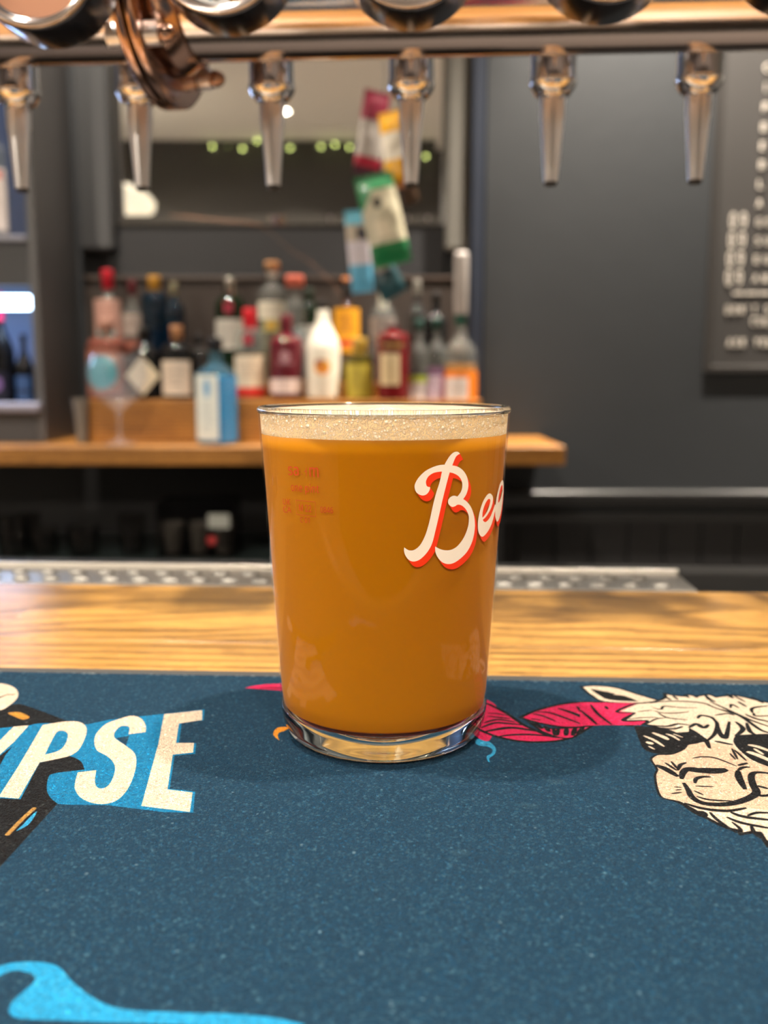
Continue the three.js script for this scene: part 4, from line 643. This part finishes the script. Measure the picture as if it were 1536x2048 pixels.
// ---------------------------------------------------------------- snack packets hanging in front of the mirror
{
  const foil = (draw) => std(0xffffff, 0.35, 0, { map: canvasTexture(128, 256, draw), clearcoat: 0.3 });
  const packet = (name, label, px, py, w, h, D, tilt, yaw, draw) => {
    const k = D * 0.98935 / 1900, W = w * k, Hh = h * k;
    const t = thing(name, label, 'snack packet', [(px - 768) * k, 0.1358 + D * Math.tan(Math.atan((1024 - py) / 1900) - 0.146), 0.35 - D], yaw, 'snack packets hanging in front of the mirror');
    t.rotation.z = tilt;
    const side = (sgn) => { const g = new THREE.PlaneGeometry(W, Hh, 12, 20), p = g.attributes.position; for (let i = 0; i < p.count; i++) { const u = p.getX(i) / W * 2, v = p.getY(i) / Hh * 2, e = Math.max(0, (1 - u * u)) * Math.max(0, 1 - Math.pow(Math.abs(v) / 0.86, 3)); p.setZ(i, sgn * (0.0006 + W * 0.16 * Math.sqrt(e) * (1 + 0.25 * noise.noise(u * 2, v * 3, px)))); } if (sgn < 0) g.index.array.reverse(); g.computeVertexNormals(); return g; };
    part('front', side(1), foil(draw), t); part('back', side(-1), std(lin(0.5, 0.5, 0.5), 0.3, 0.6), t);
  };
  const bands = (bs) => (g) => { for (const [y, h, c] of bs) { g.fillStyle = c; g.fillRect(0, y, 128, h); } };
  packet('snack_packet', 'red and white snack packet at the top of the hanging bunch', 744, 268, 52, 160, 2.228, -0.16, 0.3, bands([[0, 90, '#8f1f3e'], [90, 110, '#b9b2ac'], [200, 30, '#b01c3c'], [230, 26, '#451a30']]));
  packet('snack_packet', 'yellow and white snack packet right of the red one', 790, 300, 50, 145, 2.19, 0.14, -0.25, bands([[0, 70, '#f0b01a'], [70, 90, '#e6ddcb'], [160, 70, '#eeb012'], [230, 26, '#a8641c']]));
  packet('snack_packet', 'dark brown snack packet below the yellow one', 812, 372, 34, 70, 2.22, 0.3, 0.2, bands([[0, 256, '#4d3726']]));
  packet('snack_packet', 'green and cream snack packet in the middle of the bunch', 766, 440, 76, 175, 2.17, 0.24, 0.1, (g) => { bands([[0, 44, '#2a7a4c'], [44, 150, '#c9c2a8'], [194, 62, '#1f7444']])(g); g.fillStyle = '#2a7a4c'; g.beginPath(); g.moveTo(0, 40); g.lineTo(52, 40); g.lineTo(0, 100); g.fill(); g.fillStyle = '#3c3a34'; g.beginPath(); g.ellipse(56, 80, 15, 15, 0, 0, 7); g.fill(); g.fillStyle = '#e2d6bc'; g.fillRect(30, 130, 50, 46); });
  packet('snack_packet', 'light blue and white snack packet lowest on the left of the bunch', 719, 503, 44, 158, 2.18, 0.10, 0.2, (g) => { bands([[0, 46, '#62aec6'], [46, 50, '#b6aa98'], [96, 74, '#cfc8d0'], [170, 86, '#5fa9cc']])(g); g.fillStyle = '#3a3a48'; g.fillRect(60, 56, 60, 36); });
  packet('snack_packet', 'dark teal snack packet at the bottom of the bunch', 772, 556, 54, 80, 2.21, 0.5, -0.1, (g) => { bands([[0, 256, '#234a52']])(g); g.fillStyle = '#8c7c74'; g.fillRect(40, 30, 60, 60); });
  const pts = [[0, 0.9943, -1.9], [0.0011, 0.7528, -1.9], [0, 0.6018, -1.9], [-0.0046, 0.4698, -1.9], [-0.0185, 0.3694, -1.9]].map((v) => new THREE.Vector3(...v));
  pts[0].y = CEIL;
  tag(part('hanging_strip', new THREE.TubeGeometry(new THREE.CatmullRomCurve3(pts), 40, 0.003, 6), std(lin(0.25, 0.24, 0.22), 0.5), scene), 'thin cord from the ceiling that the snack packets hang on', 'cord');
}

// ---------------------------------------------------------------- letter board
{
  const zb = BREAST + 0.0075, t = thing('letter_board', 'black letter board with white letters hanging on the wall at the right', 'letter board');
  const x0 = 0.8904, x1 = x0 + 0.62, y0 = 0.1353, y1 = 1.25, w = 0.022;
  part('felt_panel', boxTo(x0 + w * 0.6, x1 - w * 0.6, y0 + w * 0.6, y1 - w * 0.6, BREAST + 0.0005, zb), std(lin(0.030, 0.028, 0.027), 0.85), t);
  const fm = std(lin(0.035, 0.033, 0.032), 0.35);
  part('frame_side', boxTo(x0, x0 + w, y0, y1, BREAST + 0.0005, zb + 0.006, 0.003), fm, t); part('frame_side', boxTo(x1 - w, x1, y0, y1, BREAST + 0.0005, zb + 0.006, 0.004), fm, t);
  part('frame_bottom', boxTo(x0 + w, x1 - w, y0, y0 + w * 0.9, BREAST + 0.0005, zb + 0.006, 0.004), fm, t); part('frame_top', boxTo(x0 + w, x1 - w, y1 - w, y1, BREAST + 0.0005, zb + 0.006, 0.004), fm, t);
  const font = await new FontLoader().loadAsync('fonts/droid/droid_sans_regular.typeface.json');
  const letterMat = std(lin(0.80, 0.74, 0.66), 0.45), cache = {};
  const letter = (ch, px, py, hpx, wpx) => {
    const k = 2.67 * 0.9893 / 1900, h = hpx * k;
    let g = cache[ch + hpx + wpx];
    if (!g) { g = new TextGeometry(ch, { font, size: h, depth: 0.004, curveSegments: 4, bevelEnabled: false }); g.computeBoundingBox(); const b = g.boundingBox; g.translate(-(b.min.x + b.max.x) / 2, -(b.min.y + b.max.y) / 2, 0); g.scale(wpx * k / Math.max(1e-4, b.max.x - b.min.x), h / Math.max(1e-4, b.max.y - b.min.y), 1); cache[ch + hpx + wpx] = g; }
    const a = Math.atan((1024 - py) / 1900) - 0.146, y = 0.1358 + 2.67 * Math.tan(a), zc = 2.67 * Math.cos(0.146) - 2.67 * Math.tan(a) * Math.sin(0.146);
    const m = part('letter', g, letterMat, t); m.position.set((px - 768) / 1900 * zc, y, zb + 0.0002);
  };
  // the starts of the listed lines, as far as the picture shows them
  [['C', 1537, 133], ['I', 1535, 172], ['P', 1534, 212], ['B', 1531, 252], ['E', 1529, 290], ['B', 1527, 328], ['L', 1524, 367], ['A', 1522, 405], ['G', 1521, 443], ['S', 1519, 481], ['E', 1517, 518], ['A', 1514, 556]].forEach(([c, x, y]) => letter(c, x, y, 15, c === 'I' ? 2 : 9));
  [['O', 1540, 443], ['U', 1539, 481], ['U', 1537, 518], ['M', 1534, 556]].forEach(([c, x, y]) => letter(c, x, y, 15, 9));
  [[1469, 440], [1466, 479], [1463, 517], [1460, 555]].forEach(([x, y]) => { letter('0', x, y, 30, 10); letter('9', x + 21, y, 30, 10); });
  for (let i = 0; i < 4; i++) letter('-', 1480 + i * 26, 586, 4, 22);
  const word = (s, x, y, step) => [...s].forEach((c, i) => c !== ' ' && letter(c, x + i * step, c === "'" ? y - 6 : y, c === "'" ? 5 : 16, c === "'" ? 2 : c === 'I' ? 2 : 8));
  word("DON'T S", 1459, 619, 13.2); word('COU', 1510, 643, 13.5); word('ASK YOU', 1462, 685, 13.6);
}

// ---------------------------------------------------------------- dim things on the shelf under the counter
{
  const yb = -0.3305 + 0.0005, k = 0.0012;
  const dimGlass = new THREE.MeshPhysicalMaterial({ color: lin(0.7, 0.69, 0.68), roughness: 0.02, transmission: 1, thickness: 0, specularIntensity: 0.5 });
  const tumbler = (label, px, w, h, D, g) => { const t = thing('tumbler', label, 'tumbler', [(px - 768) * D * 0.98935 / 1900 * 1.02, yb, 0.35 - D], 0, 'glasses on the black lower shelf'); const R = w * k / 2, H = h * k; part('glass_body', lathe([[0, 0.006], [R * 0.84, 0.004], [R * 0.86, 0], [R * 0.9, 0.003], [R, H], [R * 0.96, H], [R * 0.82, 0.010], [0, 0.010]], 40), g ?? dimGlass, t); };
  tumbler('dim stemless glass at the far left of the lower shelf', 22, 66, 86, 2.40);
  tumbler('dim short tumbler second from the left on the lower shelf', 84, 60, 60, 2.41);
  tumbler('dim short tumbler in the middle of the lower shelf glasses', 163, 70, 62, 2.41);
  tumbler('dim taller glass left of the clear tub', 262, 56, 88, 2.42);
  tumbler('dim tall glass at the left end behind the stemless one', 55, 50, 80, 2.50);
  const t = thing('clear_tub', 'clear plastic tub with a red spotted label on the lower shelf', 'tub', [-0.4769, yb, 0.35 - 2.42]);
  const W = 160 * k, H = 118 * k;
  part('tub_walls', mergeGeometries([boxTo(-W / 2, W / 2, 0, 0.003, -0.08, 0.06), boxTo(-W / 2, W / 2, 0.003, H, 0.058, 0.06), boxTo(-W / 2, W / 2, 0.003, H, -0.08, -0.078), boxTo(-W / 2, -W / 2 + 0.002, 0.003, H, -0.078, 0.058), boxTo(W / 2 - 0.002, W / 2, 0.003, H, -0.078, 0.058)]), dimGlass, t);
  part('tub_label', boxTo(W * 0.18, W * 0.46, H * 0.55, H * 0.80, 0.0602, 0.0612), std(lin(0.30, 0.31, 0.28), 0.6), t, 'pale grey label');
  part('red_sticker', (() => { const g = new THREE.CylinderGeometry(0.011, 0.011, 0.001, 24); g.rotateX(Math.PI / 2); g.translate(W * 0.22, H * 0.33, 0.0607); return g; })(), std(lin(0.40, 0.03, 0.03), 0.6), t, 'red round sticker');
  for (const [i, px] of [345, 398, 447].entries()) { const c = thing('paper_cup', ['leftmost', 'middle', 'rightmost'][i] + ' of the three pale cups inside the clear tub', 'cup', [(px - 768) * 2.43 * 0.98935 / 1900 * 1.02, yb + 0.0035, 0.35 - 2.43], 0, 'cups inside the clear tub'); part('cup_body', lathe([[0, 0.003], [0.020, 0], [0.028, 0.078], [0.026, 0.078], [0.019, 0.004], [0, 0.004]], 30), std(lin(0.16, 0.15, 0.135), 0.7), c); }
}

scene.traverse((o) => { if (o.isMesh) { o.castShadow = true; o.receiveShadow = true; } });
renderer.render(scene, camera);
